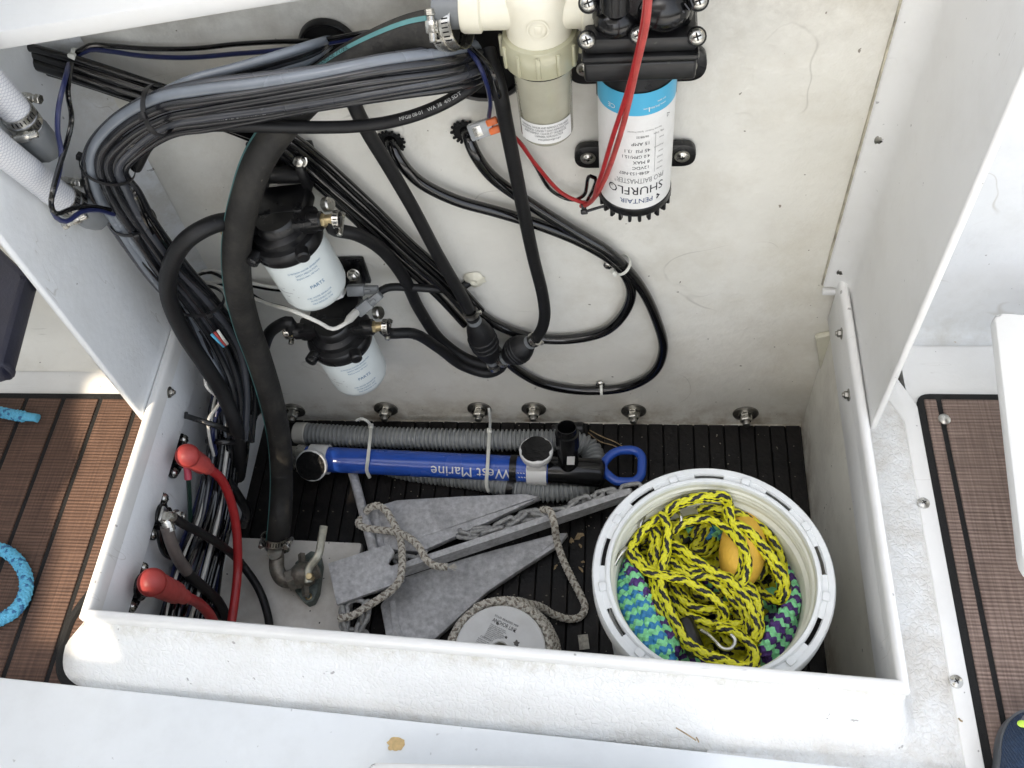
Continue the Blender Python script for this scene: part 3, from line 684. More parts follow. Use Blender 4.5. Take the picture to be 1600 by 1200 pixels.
for k, (px, py) in enumerate(((610, 222), (728, 206))):
    g = MB()
    for i in range(16):
        a = 2*PI*i/16+.1*math.sin(i*5+k); M = frame(B(px, py, .004), (0, -1, 0)) @ Matrix.Rotation(a, 4, 'Z'); g.box((.0168, 0, .001), (.006, .0036, .004), M, bev=.0012, seg=1)
    part('serrated_edging', g, M_bind, BW)
# handwritten mark
g = MB(); p = B(421, 283, .0042); M = frame(p, (0, -1, 0), (1, 0, 0)); text_flat(g, 'P', .019, M, sx=.6); part('pencil_mark', g, M_ink, BW, smooth=False)
# ---- big raw-water hose
pts = Bs([(700, 44, .07), (645, 55, .06), (592, 76, .055), (540, 104, .055), (488, 143, .06), (440, 196, .07), (405, 248, .09), (385, 305, .105), (371, 372, .115), (371, 440, .12), (385, 505, .12), (405, 562, .125), (424, 625, .14), (436, 685, .16), (440, 745, .19)]) + [W(438, 800, z=.13), W(433, 850, z=.088)]
BH = frames(pts, .0190, .008, lambda s, t: .0222-.0032*min(1, s/.35)); g = MB(); g.sweep(BH, 20)
HOSE = single('bilge_hose', g, M_hose, 'thick black rubber hose with a thin teal stripe curving down the locker', 'hose')
L_ = BH[-1][4]
fr2 = []
for (p, t, n, b, s, r) in BH:
    k = s/L_; a = .60+.75*min(1, k/.35)-.12*max(0, k-.6)/.4
    n2 = n*math.cos(a)+b*math.sin(a); fr2.append((p, t, n2, t.cross(n2), s, r))
g = MB(); g.sweep(fr2, 4, a0=-.14, a1=.14, dr=.0004, cap=False); part('stripe', g, M_teal, HOSE)
g = MB(); text_path(g, [(p, t, n, b, s, r) for (p, t, n, b, s, r) in fr2], 'SHIELDSFLEX II MARINE FUEL', .0078, .215, 0, True, lift=.0008); part('print', g, M_ink, HOSE, smooth=False)
e = BH[2]; hclamp(HOSE, B(714, 40, .07), e[1], .0226, .013, RIGHT*0-DOWN); hclamp(HOSE, B(698, 44, .068), e[1], .0226, .012, (0, -1, .9))
e = BH[-1]; hclamp(HOSE, e[0]+Vector((0, 0, .018)), e[1], .0200, .012, (1, 0, 0)); hclamp(HOSE, e[0]+Vector((0, 0, -.004)), e[1], .0200, .012, (-1, -.1, .1))
# ---- strainer: white tee, clear collar and bowl
OF = .062
def zB(px, py, o): return B(px, py, o).z
xs_ = B(847, 100, OF).x; ST = thing('water_strainer', 'cream tee water strainer with clear collar and clear bowl bearing a printed warning label', 'strainer', (xs_, YB-OF, zB(855, 205, OF)))
za, zb = zB(846, 78, OF), zB(856, 203, OF); T = Matrix.Translation((xs_, YB-OF, 0))
g = MB()
g.lathe([(0, zb), (.027, zb), (.030, zb+.004), (.0315, za-.012), (.0315, za), (.0, za)], 40, T); bowl = part('bowl', g, mat('cloudy_clear_bowl', (.70, .68, .54), .15, trans=.5, var=.1, vscale=20, coat=.4), ST)
g = MB(); g.lathe([(.0345, za-.010), (.0395, za-.008), (.041, za+.004), (.041, za+.018), (.0385, za+.024), (.033, za+.026), (.03, za+.020), (.03, za-.010), (.0345, za-.010)], 48, T)
for i in range(12): M = T @ Matrix.Rotation(2*PI*i/12, 4, 'Z'); g.box((.0415, 0, za+.008), (.004, .005, .026), M, bev=.0015)
part('collar', g, mat('clear_yellowed_collar', (.62, .60, .42), .2, trans=.35, coat=.5), ST)
g = MB(); g.lathe([(.033, za-.014), (.0345, za-.0135), (.0345, za-.0105), (.033, za-.010)], 40, T); part('seal', g, M_plasg, ST)
g = MB(); g.lathe([(.034, za+.02), (.034, za+.055), (.033, za+.07), (.029, za+.078), (.020, za+.083), (0, za+.085)], 40, T)
part('tee_body', g, M_cream, ST)
zp = za+.052; g = MB()
g.lathe([(0, -.078), (.0225, -.078), (.0245, -.075), (.0245, -.058), (.0215, -.056), (.0215, .045), (.0265, .047), (.0265, .066), (0, .066)], 36, frame((xs_, YB-OF, zp), (1, 0, -.02)))
part('cross_pipe', g, M_cream, ST)
g = MB(); g.lathe([(0, 0), (.018, 0), (.0195, .004), (.0195, .03), (0, .03)], 30, frame((xs_-.106, YB-OF, zp+.001), (1, 0, 0))); part('hose_barb', g, M_greyp, ST)
g = MB(); M = frame((xs_+.002, YB-OF-.0335, za+.050), (0, -1, 0)); g.lathe([(.0105, 0), (.0115, .001), (.0095, .001)], 24, M); g.box((0, .0, .0006), (.007, .009, .001), M, bev=.0004); part('embossed_mark', g, M_cream, ST)
# label on bowl: arc facing -y
def arc_label(T, R, z0, z1, a0, a1, m, parent, n=20, name='label', mats=None):
    g = MB(); vs = []; fs = []
    for i in range(n+1):
        a = a0+(a1-a0)*i/n; vs += [(R*math.cos(a), R*math.sin(a), z0), (R*math.cos(a), R*math.sin(a), z1)]
    for i in range(n): fs.append((2*i, 2*i+2, 2*i+3, 2*i+1))
    g.add(vs, fs, T); return part(name, g, m, parent)
zl0, zl1 = zb+.008, zb+.036
TA = T @ Matrix.Rotation(-PI/2+.06, 4, 'Z')
lb = arc_label(TA, .0318, zl0, zl1, -1.05, 1.05, M_label, ST)
g = MB()
for i, (t_, s_) in enumerate((('WARNING: CANCER AND REPRODUCTIVE HARM', .0042), ('ADVERTENCIA: CANCER Y DANO REPRODUCTIVO', .0042), ('AVERTISSEMENT: CANCER ET TROUBLES DE', .0042), ("L'APPAREIL REPRODUCTEUR", .0042), ('www.p65warnings.ca.gov', .0042))):
    text_cyl(g, t_, s_, TA, .0322, -.0015 if i < 3 else .003, zl1-.0058-.0042*i, 0, 'c', sx=.62)
part('print', g, M_ink, lb, smooth=False)
# ---- wash-down pump
OP = .062; xp = B(993, 232, OP).x; PM = thing('washdown_pump', 'black headed motor pump with white and blue printed label, pump head at top', 'pump', (xp, YB-OP, zB(991, 318, OP)))
T = Matrix.Translation((xp, YB-OP, 0)); RM_ = .0425; z0 = zB(990, 331, OP+RM_)-.003; z1 = zB(994, 152, OP+RM_)
g = MB(); g.lathe([(0, z0), (RM_-.001, z0), (RM_-.001, z1+.03), (0, z1+.03)], 48, T); part('motor_case', g, M_plas, PM)
g = MB(); g.lathe([(0, z0-.012), (.03, z0-.012), (RM_-.002, z0-.008), (RM_+.0012, z0-.003), (RM_+.0012, z0+.006), (RM_, z0+.007), (0, z0+.007)], 48, T)
for i in range(22): g.box((RM_-.002, 0, z0-.008), (.007, .004, .014), T @ Matrix.Rotation(2*PI*i/22, 4, 'Z'), bev=.0012, seg=1)
part('end_cap', g, M_plas, PM)
zl0 = z0+.0075; zl1 = z1+.0045; zbk = zl1-.030
A0 = -PI/2; TA = T @ Matrix.Rotation(A0, 4, 'Z')
lb = arc_label(TA, RM_+.0002, zl0, zbk, -1.75, 1.75, M_label, PM, 40); lb2 = arc_label(TA, RM_+.0002, zbk, zl1, -1.75, 1.75, M_cyanl, PM, 40, 'label_band')
# upside-down print: rotation pi, text runs from +u to -u ; u grows towards +x (to the right)
g = MB(); RR = RM_+.0005
def up(g, t_, size, u, z, sx=1., al='l'): text_cyl(g, t_, size, TA, RR, u, z, PI, al, sx)
H = zbk-zl0
gp = MB(); up(gp, 'PENTAIR', .0108, .022, zl0+.0175, .95); part('print', gp, mat('navy_ink', (.02, .05, .16), .5), lb, smooth=False)
up(g, 'SHURFLO', .0180, .036, zl0+.0365, .92); up(g, '®', .004, -.028, zl0+.0340)
up(g, '4548-153-N07', .0066, .016, zl0+.0605, .9); up(g, '12VDC', .0066, .016, zl0+.0690); up(g, '8 MAX', .0066, .016, zl0+.0775); up(g, '4.0 GPM/15.1', .0066, .016, zl0+.0860, .9); up(g, '45 PSI  /3.1', .0066, .016, zl0+.0945); up(g, '15 AMP', .0066, .016, zl0+.1050); up(g, '06/08/22', .0040, .014, zl0+.1140)
part('print', g, M_ink, lb, smooth=False)
g = MB(); up(g, 'PRO BAITMASTER', .0112, .036, zl0+.0500, .66); up(g, 'II', .005, -.023, zl0+.045)
for i, t_ in enumerate(('Model', 'Volts', 'Amps', 'Flow', 'Pressure', 'Fuse', 'Mfg. Date')): up(g, t_, .0036, .0335, zl0+.0600+.0086*i+(.003 if i > 4 else 0))
up(g, 'Thermally Protected   Ignition Protected', .0030, .030, zl0+.1215, .8)
g.add([(RR*math.cos(.022/RR+d), RR*math.sin(.022/RR+d), zl0+zz_) for d, zz_ in ((0, .056), (.010, .056), (.010, .116), (0, .116))], [(0, 1, 2, 3)], TA)
part('fine_print', g, M_greyink, lb, smooth=False)
g = MB(); up(g, 'www.SHURflo.com', .0038, .034, zbk+.010, .9); up(g, 'ISO 8846', .0030, .034, zbk+.016); up(g, 'CE', .0085, -.024, zbk+.011); 
g.add([(RR*math.cos(u/RR), RR*math.sin(u/RR), z) for u, z in ((.014, zbk+.004), (-.016, zbk+.004), (-.016, zbk+.010), (.014, zbk+.010))], [(3, 2, 1, 0)], TA)
part('print', g, M_label, lb2, smooth=False)
g = MB(); 
for i in range(3): a = 2*PI*i/3; g.add([(RR*math.cos((.039+.0035*math.cos(a+q)*k)/RR), RR*math.sin((.039+.0035*math.cos(a+q)*k)/RR), zl0+H-.012+.0035*math.sin(a+q)*k) for q, k in ((0, 1), (2*PI/3, 1), (2*PI/3, .7), (0, .7))], [(0, 1, 2, 3)], TA)
c_ = .0275; g.add([(RR*math.cos((c_+du)/RR), RR*math.sin((c_+du)/RR), zl0+.0135+dz) for du, dz in ((0, -.0045), (.0045, 0), (0, .0045), (-.0012, .002), (.0018, 0), (-.0012, -.002))], [(0, 1, 2, 3, 4, 5)], TA)
part('emblem', g, M_ink, lb, smooth=False)
# feet on the wall
fz = zB(995, 236, .004)
g = MB(); M = frame((xp, YB-.0035, fz), (0, -1, 0))
g.prism(rpoly([(-.075, -.018), (.075, -.018), (.075, .018), (-.075, .018)], .0175, 8), 0, .011, M, bev=.0015); g.box((0, 0, .018), (.07, .034, .034), M, bev=.003)
ft = part('rubber_foot', g, M_plas, PM)
g = MB(); M2 = frame((xp, YB-.0035, zB(995, 95, .004)), (0, -1, 0)); g.prism(rpoly([(-.078, -.022), (.078, -.022), (.078, .022), (-.078, .022)], .021, 8), 0, .012, M2, bev=.0015); g.box((0, 0, .02), (.09, .04, .034), M2, bev=.003); part('rubber_foot', g, M_plas, PM)
sm = screw_me(.0055, 'mounting_screw')
for MM, zz in ((M, .011), (M2, .012)):
    for x_ in (-.058, .058):
        g = MB(); g.lathe([(.0095, 0), (.0095, .001), (.006, .0012)], 20, MM @ Matrix.Translation((x_, 0, zz))); part('washer', g, M_dsteel, PM); inst('mounting_screw', sm, PM, MM @ Matrix.Translation((x_, 0, zz+.0008)))
# head
zh = zB(995, 130, .118); g = MB()
g.box((xp+.002, YB-.064, zh+.010), (.112, .100, .024), bev=.004, seg=3); g.box((xp+.002, YB-.064, zh+.0265), (.116, .104, .008), bev=.003); g.box((xp+.002, YB-.063, zh+.040), (.110, .098, .018), bev=.004)
g.lathe([(0, 0), (.032, 0), (.040, .012), (.040, .02), (0, .02)], 40, Matrix.Translation((xp, YB-OP, zh-.018)))
part('pump_head', g, M_plas, PM)
g = MB()
g.box((xp+.004, YB-.060, zh+.085), (.098, .080, .08), bev=.012, seg=3)
for (x_, y_, z_, r, sc) in ((.024, -.095, .070, .026, (1, .9, .85)), (-.022, -.093, .056, .022, (1, .9, .8)), (.030, -.088, .112, .027, (1.1, .9, 1)), (-.030, -.09, .110, .02, (1, 1, 1))):
    g.sphere(r, Matrix.Translation((xp+x_, YB+y_, zh+z_)), 28, sc=sc)
part('valve_housing', g, M_plasg, PM)
g = MB(); Mx = Matrix.Translation((xp-.022, YB-.104, zh+.075)); g.cyl(.0135, .055, Mx, 26, bev=.002)
for i in range(10): g.box((.0135, 0, .024), (.003, .002, .04), Mx @ Matrix.Rotation(2*PI*i/10, 4, 'Z'))
g.sphere(.0115, Mx @ Matrix.Translation((0, 0, .054)), 20); part('pressure_switch', g, M_plas, PM)
g = MB()
for i in range(9): a = PI*.15+PI*.7*i/8; g.box((0, 0, 0), (.0014, .008, .005), frame((xp+.026+.026*math.cos(a), YB-.108, zh+.092-.018*math.sin(a)), (0, -1, .6), (math.cos(a), 0, math.sin(a))))
part('moulded_teeth', g, M_plasg, PM)
def pan(): 
    g = MB(); g.lathe([(.0075, 0), (.0078, .002), (.0062, .0045), (.003, .0058), (0, .006)], 22); g.box((0, 0, .0054), (.008, .0016, .0016), mi=1); g.box((0, 0, .0054), (.0016, .008, .0016), mi=1)
    me = mesh(g, 'head_screw'); me.materials.append(M_steel); me.materials.append(M_void); return me
pn = pan()
for x_, z_ in ((-.050, .046), (.056, .046), (.0, .050), (-.048, .082), (.056, .080), (-.036, .135), (-.014, .130), (.05, .125)):
    y_ = YB-.108 if z_ < .06 else YB-.100
    g = MB(); d = Vector((0, -1, .75)).normalized(); p = Vector((xp+x_, y_, zh+z_)); g.cyl(.0098, .018, frame(p-d*.014, d), 20, bev=.002); part('screw_boss', g, M_plas, PM); inst('head_screw', pn, PM, frame(p+d*.004, d, (1, 0, .4)))
g = MB(); g.lathe([(0, 0), (.017, 0), (.0185, .004), (.0185, .03), (.016, .032), (.016, .06), (0, .06)], 28, frame((xp+.052, YB-.07, zh+.122), (1, 0, 0))); part('outlet_port', g, M_greyp, PM)
# ---- pump wires and lever connector
cable('red_wire', Bs([(1012, -40, .20), (1006, 30, .19), (984, 130, .165), (957, 215, .13), (935, 285, .09), (914, 317, .03), (880, 303, .02), (838, 258, .022), (805, 215, .03), (778, 196, .03)]), .0026, M_redc, 'dark red wire from the pump head down to the tie and left to the connector', 'wire', 'red pump wires', 8)
cable('red_wire', Bs([(1016, -40, .20), (1011, 30, .195), (996, 100, .175), (975, 190, .14), (952, 262, .10), (935, 300, .07), (916, 320, .028), (908, 322, .02)]), .0030, M_red, 'brighter red wire hanging in front of the pump label to the tie', 'wire', 'red pump wires', 8)
cable('black_wire', Bs([(789, 200, .03), (815, 225, .02), (836, 258, .012), (862, 298, .010), (890, 312, .012), (912, 305, .03), (922, 275, .05), (930, 278, .05), (927, 295, .04), (915, 318, .02)]), .0024, M_gloss, 'thin black wire sagging from the lever connector to the pump tie', 'wire', None, 8)
g = MB(); M = frame(B(757, 200, .035), (0, -1, .5), (1, 0, .35)); g.box((-.004, 0, 0), (.030, .020, .012), M, bev=.002); LC = single('lever_connector', g, mat('clear_polycarbonate', (.55, .57, .58), .12, trans=.5, coat=.3), 'clear splice connector with two orange levers beside the right cable hole', 'connector')
g = MB(); g.box((.012, .0052, .004), (.014, .0085, .009), M, bev=.002); part('lever', g, M_orange, LC); g = MB(); g.box((.012, -.0052, .004), (.014, .0085, .009), M, bev=.002); part('lever', g, M_orange, LC)
g = MB(); g.box((-.008, 0, .001), (.012, .014, .010), M, bev=.001); part('contact', g, M_steel, LC)
M_ = B(912, 321, .022); ziptie(M_, (1, 0, .2), .005, .006, M_tieb, 'small black tie joining the pump wires below the label', tail=[M_+Vector((.03, 0, -.001)), M_+Vector((.045, 0, .0))], head=-1)
cable('blue_wire', Bs([(700, 62, .04), (722, 72, .05), (745, 95, .07), (760, 130, .07), (766, 160, .055), (764, 182, .04)]), .0026, M_navy, 'thin blue wire dropping from the hose end to the lever connector', 'wire', None, 8)
cable('black_wire', Bs([(712, 62, .04), (740, 78, .06), (765, 105, .075), (778, 140, .075), (783, 170, .05), (779, 190, .035)]), .0026, M_gloss, 'thin black wire dropping right of the blue wire to the lever connector', 'wire', None, 8)
# ---- fuel filters
def fuelfilter(px1, py1, px2, py2, hx, hy, label, ax=0):
    OFF = .082; x = B(px1, py1, OFF).x; zt_, zb_ = zB(px1, py1, OFF), zB(px2, py2, OFF)
    t = thing('fuel_filter', label, 'fuel filter', (x, YB-OFF, zb_), 'fuel filters on the back wall'); T = Matrix.Translation((x, YB-OFF, zt_)) @ Matrix.Rotation(ax, 4, 'Y') @ Matrix.Translation((0, 0, -zt_)); R = .0455
    g = MB(); g.lathe([(0, zb_), (R*.80, zb_), (R*.93, zb_+.004), (R*.99, zb_+.012), (R, zb_+.02), (R*1.0, zt_-.006), (R*.97, zt_), (0, zt_)], 48, T); can = part('canister', g, M_can, t)
    g = MB(); g.lathe([(0, zt_-.004), (R*1.05, zt_-.004), (R*1.08, zt_), (R*1.08, zt_+.012), (R*1.02, zt_+.016), (R*.86, zt_+.018), (R*.84, zt_+.026), (R*.66, zt_+.030), (R*.64, zt_+.040), (R*.58, zt_+.044), (0, zt_+.045)], 48, T)
    g.box((0, .0, zt_+.030), (.108, .032, .024), T, bev=.006); g.box((0, .028, zt_+.032), (.075, .05, .030), T, bev=.005)
    for sx in (-1, 1): g.cyl(.0125, .02, T @ frame((sx*.042, -.004, zt_+.031), (sx, 0, 0)), 24, bev=.002)
    g.cyl(.009, .018, T @ frame((-.03, -.032, zt_+.012), (-.4, -1, 0)), 20, bev=.002); g.cyl(.009, .018, T @ frame((.03, -.032, zt_+.012), (.4, -1, 0)), 20, bev=.002)
    part('filter_head', g, M_plas, t)
    g = MB(); g.box((x, YB-.004, zt_+.068), (.088, .007, .056), bev=.002); g.box((x-.030, YB-.022, zt_+.062), (.012, .035, .045), bev=.003); g.box((x+.030, YB-.022, zt_+.062), (.012, .035, .045), bev=.003); g.cyl(.012, .05, frame((x-.025, YB-.025, zt_+.060), (1, 0, 0)), 20)
    br = part('bracket', g, M_plas, t)
    me = WM[1]
    for sx in (-.032, .032): o = inst('bolt', me, t, frame((x+sx, YB-.028, zt_+.088), (0, -1, .5)) @ Matrix.Scale(.9, 4))
    for sx in (-1, 1):
        g = MB(); M = T @ frame((sx*.060, -.004, zt_+.031), (sx, 0, 0)); g.cyl(.0092, .006, M, 6, bev=.001); g.cyl(.0072, .018, M, 18); part('brass_fitting', g, M_brass, t)
    g = MB(); M = T @ frame((.062, .018, zt_+.036), (1, -.2, .3)); g.cyl(.0098, .012, M, 14, bev=.002); part('plug', g, M_steel, t)
    # print
    TA = T @ Matrix.Rotation(-PI/2+.55, 4, 'Z') @ Matrix.Translation((0, 0, 0)); g = MB(); RR = R+.0004; hgt = zt_-zb_
    for i, s_ in enumerate(('10 MICRON WATER SEPARATING', 'SAFETY PRECAUTION', 'Replace every 100 hours')): text_cyl(g, s_, .0042, TA, RR, 0, zb_+hgt*.80-.0060*i, 0, 'c', .8)
    text_cyl(g, 'PARTS', .0085, TA, RR, .004, zb_+hgt*.47, 0, 'c', .9)
    for i, s_ in enumerate(('FUEL WATER SEPARATOR', 'FILTER ELEMENT ASSY', 'MAX PRESSURE 15 PSI')): text_cyl(g, s_, .0040, TA, RR, 0, zb_+hgt*.30-.0060*i, 0, 'c', .8)
    part('print', g, M_blink, can, smooth=False)
    g = MB(); TB = T @ Matrix.Rotation(-PI/2-.45, 4, 'Z')
    for (u0, z_, u1) in ((-.018, .52, .018), (-.018, .36, .018), (-.010, .44, .012)):
        z_ = zb_+hgt*z_; g.add([(RR*math.cos(u/RR), RR*math.sin(u/RR), z) for u, z in ((u0, z_), (0, z_), (u1, z_), (u1, z_+.0007), (0, z_+.0007), (u0, z_+.0007))], [(0, 1, 4, 5), (1, 2, 3, 4)], TB)
    part('diagram', g, M_greyink, can, smooth=False)
    return t, x, zt_
FF1, fx1, fz1 = fuelfilter(450, 373, 488, 452, 0, 0, 'larger looking white canister fuel filter under the black head, upper left of the two', -.12)
FF2, fx2, fz2 = fuelfilter(533, 530, 563, 586, 0, 0, 'white canister fuel filter low on the wall, below and right of the other one', -.09)
HR = .0090
cable('fuel_hose', [Vector((fx1+.072, YB-.086, fz1+.040)), B(520, 357, .082), B(556, 366, .07), B(594, 388, .05), B(630, 432, .03), B(656, 485, .022), B(690, 533, .025), B(732, 562, .03), B(768, 572, .032)], HR, M_rub, 'black fuel hose leaving the upper fuel filter and sweeping right to the left primer bulb', 'hose', 'black fuel hoses', 12)
cable('fuel_hose', [Vector((fx2+.072, YB-.086, fz2+.037)), B(606, 520, .085), B(645, 521, .07), B(684, 543, .05), B(724, 572, .04), B(762, 583, .04), B(782, 575, .04), B(788, 558, .04)], HR*.92, M_rub, 'black fuel hose leaving the lower fuel filter and ending at the right primer bulb', 'hose', 'black fuel hoses', 12)
cable('fuel_hose', [Vector((fx2-.070, YB-.086, fz2+.025)), B(452, 503, .085), B(425, 516, .085), B(412, 545, .085), B(408, 590, .085), B(398, 630, .09), B(384, 672, .11)], HR, M_rub, 'short black fuel hose leaving the left side of the lower fuel filter', 'hose', 'black fuel hoses', 12)
cable('fuel_hose', [Vector((fx1-.070, YB-.086, fz1+.023)), B(366, 346, .10), B(335, 350, .12), B(295, 372, .14), B(267, 415, .145), B(264, 465, .145), B(287, 520, .15), B(320, 570, .16), B(350, 618, .17), B(368, 665, .19), B(374, 710, .20), B(372, 745, .20)], .0115, M_rub, 'black fuel hose arching left from the upper filter over the cable bundle', 'hose', 'black fuel hoses', 12)
# clamps on filter hoses
for (x_, z_, t, s_) in ((fx1+.077, fz1+.040, FF1, 1), (fx2+.077, fz2+.037, FF2, 1), (fx2-.074, fz2+.025, FF2, -1)): hclamp(t, (x_, YB-.086, z_), (1, 0, 0), .0103, .008, (0, .3, -1))
cable('feed_hose', Bs([(538, 118, .03), (552, 160, .05), (574, 205, .05), (606, 258, .045), (645, 325, .04), (684, 398, .04), (712, 446, .04), (733, 484, .04)]), HR*.98, M_rub, 'straight black hose running diagonally down to the left primer bulb', 'hose', 'primer bulb hoses', 12)
H2, f2 = cable('feed_hose', Bs([(762, 78, .03), (778, 130, .06), (790, 190, .055), (803, 255, .05), (818, 330, .045), (834, 405, .04), (848, 462, .04), (851, 495, .04), (846, 515, .04), (836, 530, .04)]), HR*.98, M_rub, 'black hose dropping steeply from the cable port to the right primer bulb', 'hose', 'primer bulb hoses', 12)
# ---- primer bulbs
def bulb(p0, p1, label):
    ax = (p1-p0); Ln = ax.length; t = thing('primer_bulb', label, 'primer bulb', p0.lerp(p1, .5)-Vector((0, 0, .02)), 'rubber primer bulbs'); M = frame(p0, ax)
    def prof(z): u = z/Ln; return .0100+.0118*max(0, math.sin(PI*min(1, max(0, (u-.12)/.76))))**.7
    g = MB(); pr = [(prof(Ln*k/24), Ln*k/24) for k in range(25)]
    g.lathe([(0, 0)]+pr+[(0, Ln)], 40, M, rf=lambda a, z: 1+(.025 if math.cos(a*14) > .5 else 0)*(1 if .2 < z/Ln < .8 else 0)); b = part('bulb', g, M_rub, t)
    g = MB()
    for u in (.42, .50, .58): r = prof(Ln*u); g.lathe([(r, -.0012), (r+.0014, 0), (r, .0012)], 40, M @ Matrix.Translation((0, 0, Ln*u)))
    part('ridge', g, M_rub, t)
    g = MB()
    for u in (.10, .90): r = prof(Ln*u)+.001; g.lathe([(r-.002, -.004), (r, -.004), (r, .004), (r-.002, .004)], 32, M @ Matrix.Translation((0, 0, Ln*u)))
    part('end_ring', g, M_greyp, t)
    g = MB()
    for z in (-.004,): g.lathe([(.0085, -.0035), (.0118, -.0035), (.0118, .0035), (.0085, .0035)], 24, M @ Matrix.Translation((0, 0, z))); g.box((.0135, 0, z), (.006, .005, .006), M, bev=.001)
    part('crimp_clamp', g, M_steel, t)
    g = MB(); z = Ln+.002; g.lathe([(.0085, -.0035), (.0118, -.0035), (.0118, .0035), (.0085, .0035)], 24, M @ Matrix.Translation((0, 0, z))); g.box((.0135, 0, z), (.006, .005, .006), M, bev=.001); part('crimp_clamp', g, M_steel, t); return t
bulb(B(737, 492, .04), B(772, 570, .04), 'black ribbed primer bulb slanting down, left of the two'); bulb(B(833, 532, .042), B(786, 562, .042), 'black ribbed primer bulb lying crosswise, right of the two')
# ---- looped glossy cables on the wall
GR = .0078
def glc(pts, label, r=GR, m=M_gloss, **k): return cable('looped_cable', Bs(pts), r, m, label, 'cable', 'glossy looped cables on the back wall', 12, **k)
glc([(608, 216, -.005), (612, 226, .012), (624, 250, .022), (654, 283, .024), (710, 312, .022), (780, 332, .020), (850, 354, .018), (918, 383, .016), (966, 415, .016), (986, 452, .016), (976, 488, .016), (944, 518, .014), (890, 530, .014), (830, 527, .014), (778, 508, .014), (730, 474, .014), (690, 440, .014), (625, 385, .015), (560, 322, .016), (490, 258, .018), (440, 214, .03), (360, 182, .045), (240, 146, .04), (110, 103, .035), (20, 74, .03)], 'glossy black cable from the left wall hole making the smaller inner loop')
glc([(726, 200, -.005), (731, 212, .012), (740, 236, .022), (768, 275, .022), (826, 317, .02), (896, 361, .02), (950, 394, .024), (995, 440, .020), (1024, 495, .016), (1036, 548, .014), (1018, 585, .014), (974, 606, .012), (908, 610, .012), (850, 600, .012), (808, 578, .014), (770, 540, .016), (735, 495, .022), (700, 455, .024), (640, 404, .024), (566, 338, .024), (484, 268, .024), (430, 225, .035), (330, 186, .05), (220, 152, .045), (90, 110, .04), (5, 84, .035)], 'glossy black cable from the right wall hole making the larger outer loop')
glc([(975, 420, .030), (930, 385, .030), (860, 350, .030), (800, 325, .026), (700, 300, .006), (640, 280, .006)], 'short glossy black cable doubled along the small loop', r=.006) if False else None
for i, (dx, dy, rr) in enumerate(((-9, 8, .0055), (10, -8, .0062), (18, -15, .005))):
    glc([(x+dx, y+dy, o+.004*i) for x, y, o in ((735, 500, .016), (690, 452, .016), (625, 395, .016), (560, 332, .016), (490, 268, .016), (430, 222, .028), (340, 184, .04), (230, 150, .035), (100, 108, .03), (0, 82, .025))], ('thin glossy cable running lowest of the diagonal cables', 'glossy cable running along the top of the diagonal cables', 'thinnest glossy cable at the upper edge of the diagonal cables')[i], r=rr)
ziptie(B(972, 414, .02), B(985, 430, .02)-B(955, 395, .02), .0125, .016, M_tie, 'white nylon tie holding the two looped cables at their crossing', 'white nylon ties', head=2.6, xh=(1, 0, 1))
ziptie(B(940, 609, .012), (1, 0, .05), .010, .010, M_tie, 'small white nylon tie at the bottom of the outer cable loop', 'white nylon ties', head=1.5)
for px, py in ((951, 413), (938, 599)): inst('tie_screw', pn, LK, frame(B(px, py, .004), (0, -1, 0), (1, 0, .3)))
# ---- thick bundle of control cables
ST_ = [((738, 66, .025), (770, 116, .03)), ((690, 78, .075), (715, 134, .075)), ((600, 94, .10), (615, 150, .10)), ((500, 112, .11), (505, 168, .11)), ((400, 122, .11), (405, 186, .11)), ((310, 134, .11), (325, 199, .11)), ((242, 150, .11), (272, 207, .11)),
       ((172, 190, .115), (224, 236, .11)), ((136, 240, .12), (196, 268, .115)), ((142, 300, .125), (216, 300, .115)), ((180, 356, .125), (240, 348, .115)), ((228, 425, .12), (290, 415, .11)), ((272, 480, .115), (345, 478, .10)), ((310, 545, .12), (392, 548, .10)), ((345, 610, .15), (398, 615, .13)), ((352, 680, .19), (392, 690, .18))]
nB = 10
for i in range(nB):
    u = i/(nB-1); rr = random.choice((.0050, .0058, .0064)) if i not in (1, 2) else .0066; ph = random.uniform(0, 6); pts = []
    for k, (a, b) in enumerate(ST_):
        w_ = u+.028*math.sin(ph+k*1.3); q = [a[j]+(b[j]-a[j])*w_ for j in range(3)]
        if k in (2, 3): q[1] -= (1-u)*4
        pts.append(B(q[0], q[1], q[2]+.012*math.sin(PI*w_)+(.004 if i % 2 else 0)))
    m = (M_cabg if i in (1, 2) else M_cabd if i in (0, 4, 7) else M_satin)
    tx = [('80°C  30V VW-1  STYLE 20276  AWM STYLE 20276 80°C 30V  E208652', .0055, .17, .3, True)] if i == 6 else [('TYPE VSF 8AWM  A STYLE 1007', .005, .33, .2, True)] if i == 8 else None
    cable('control_cable', pts, rr, m, ('upper pale grey control cable riding on top of the tied bundle', 'lower pale grey control cable riding on top of the tied bundle')[i-1] if i in (1, 2) else 'outermost dark cable along the upper edge of the tied bundle' if i == 0 else 'dark cable with white print running through the tied bundle' if i == 6 else 'innermost dark cable along the lower edge of the tied bundle' if i == nB-1 else 'dark control cable in the thick bundle tied beside the left wall', 'cable', 'pale grey control cables' if i in (1, 2) else 'cables of the thick tied bundle', 10, text=tx)
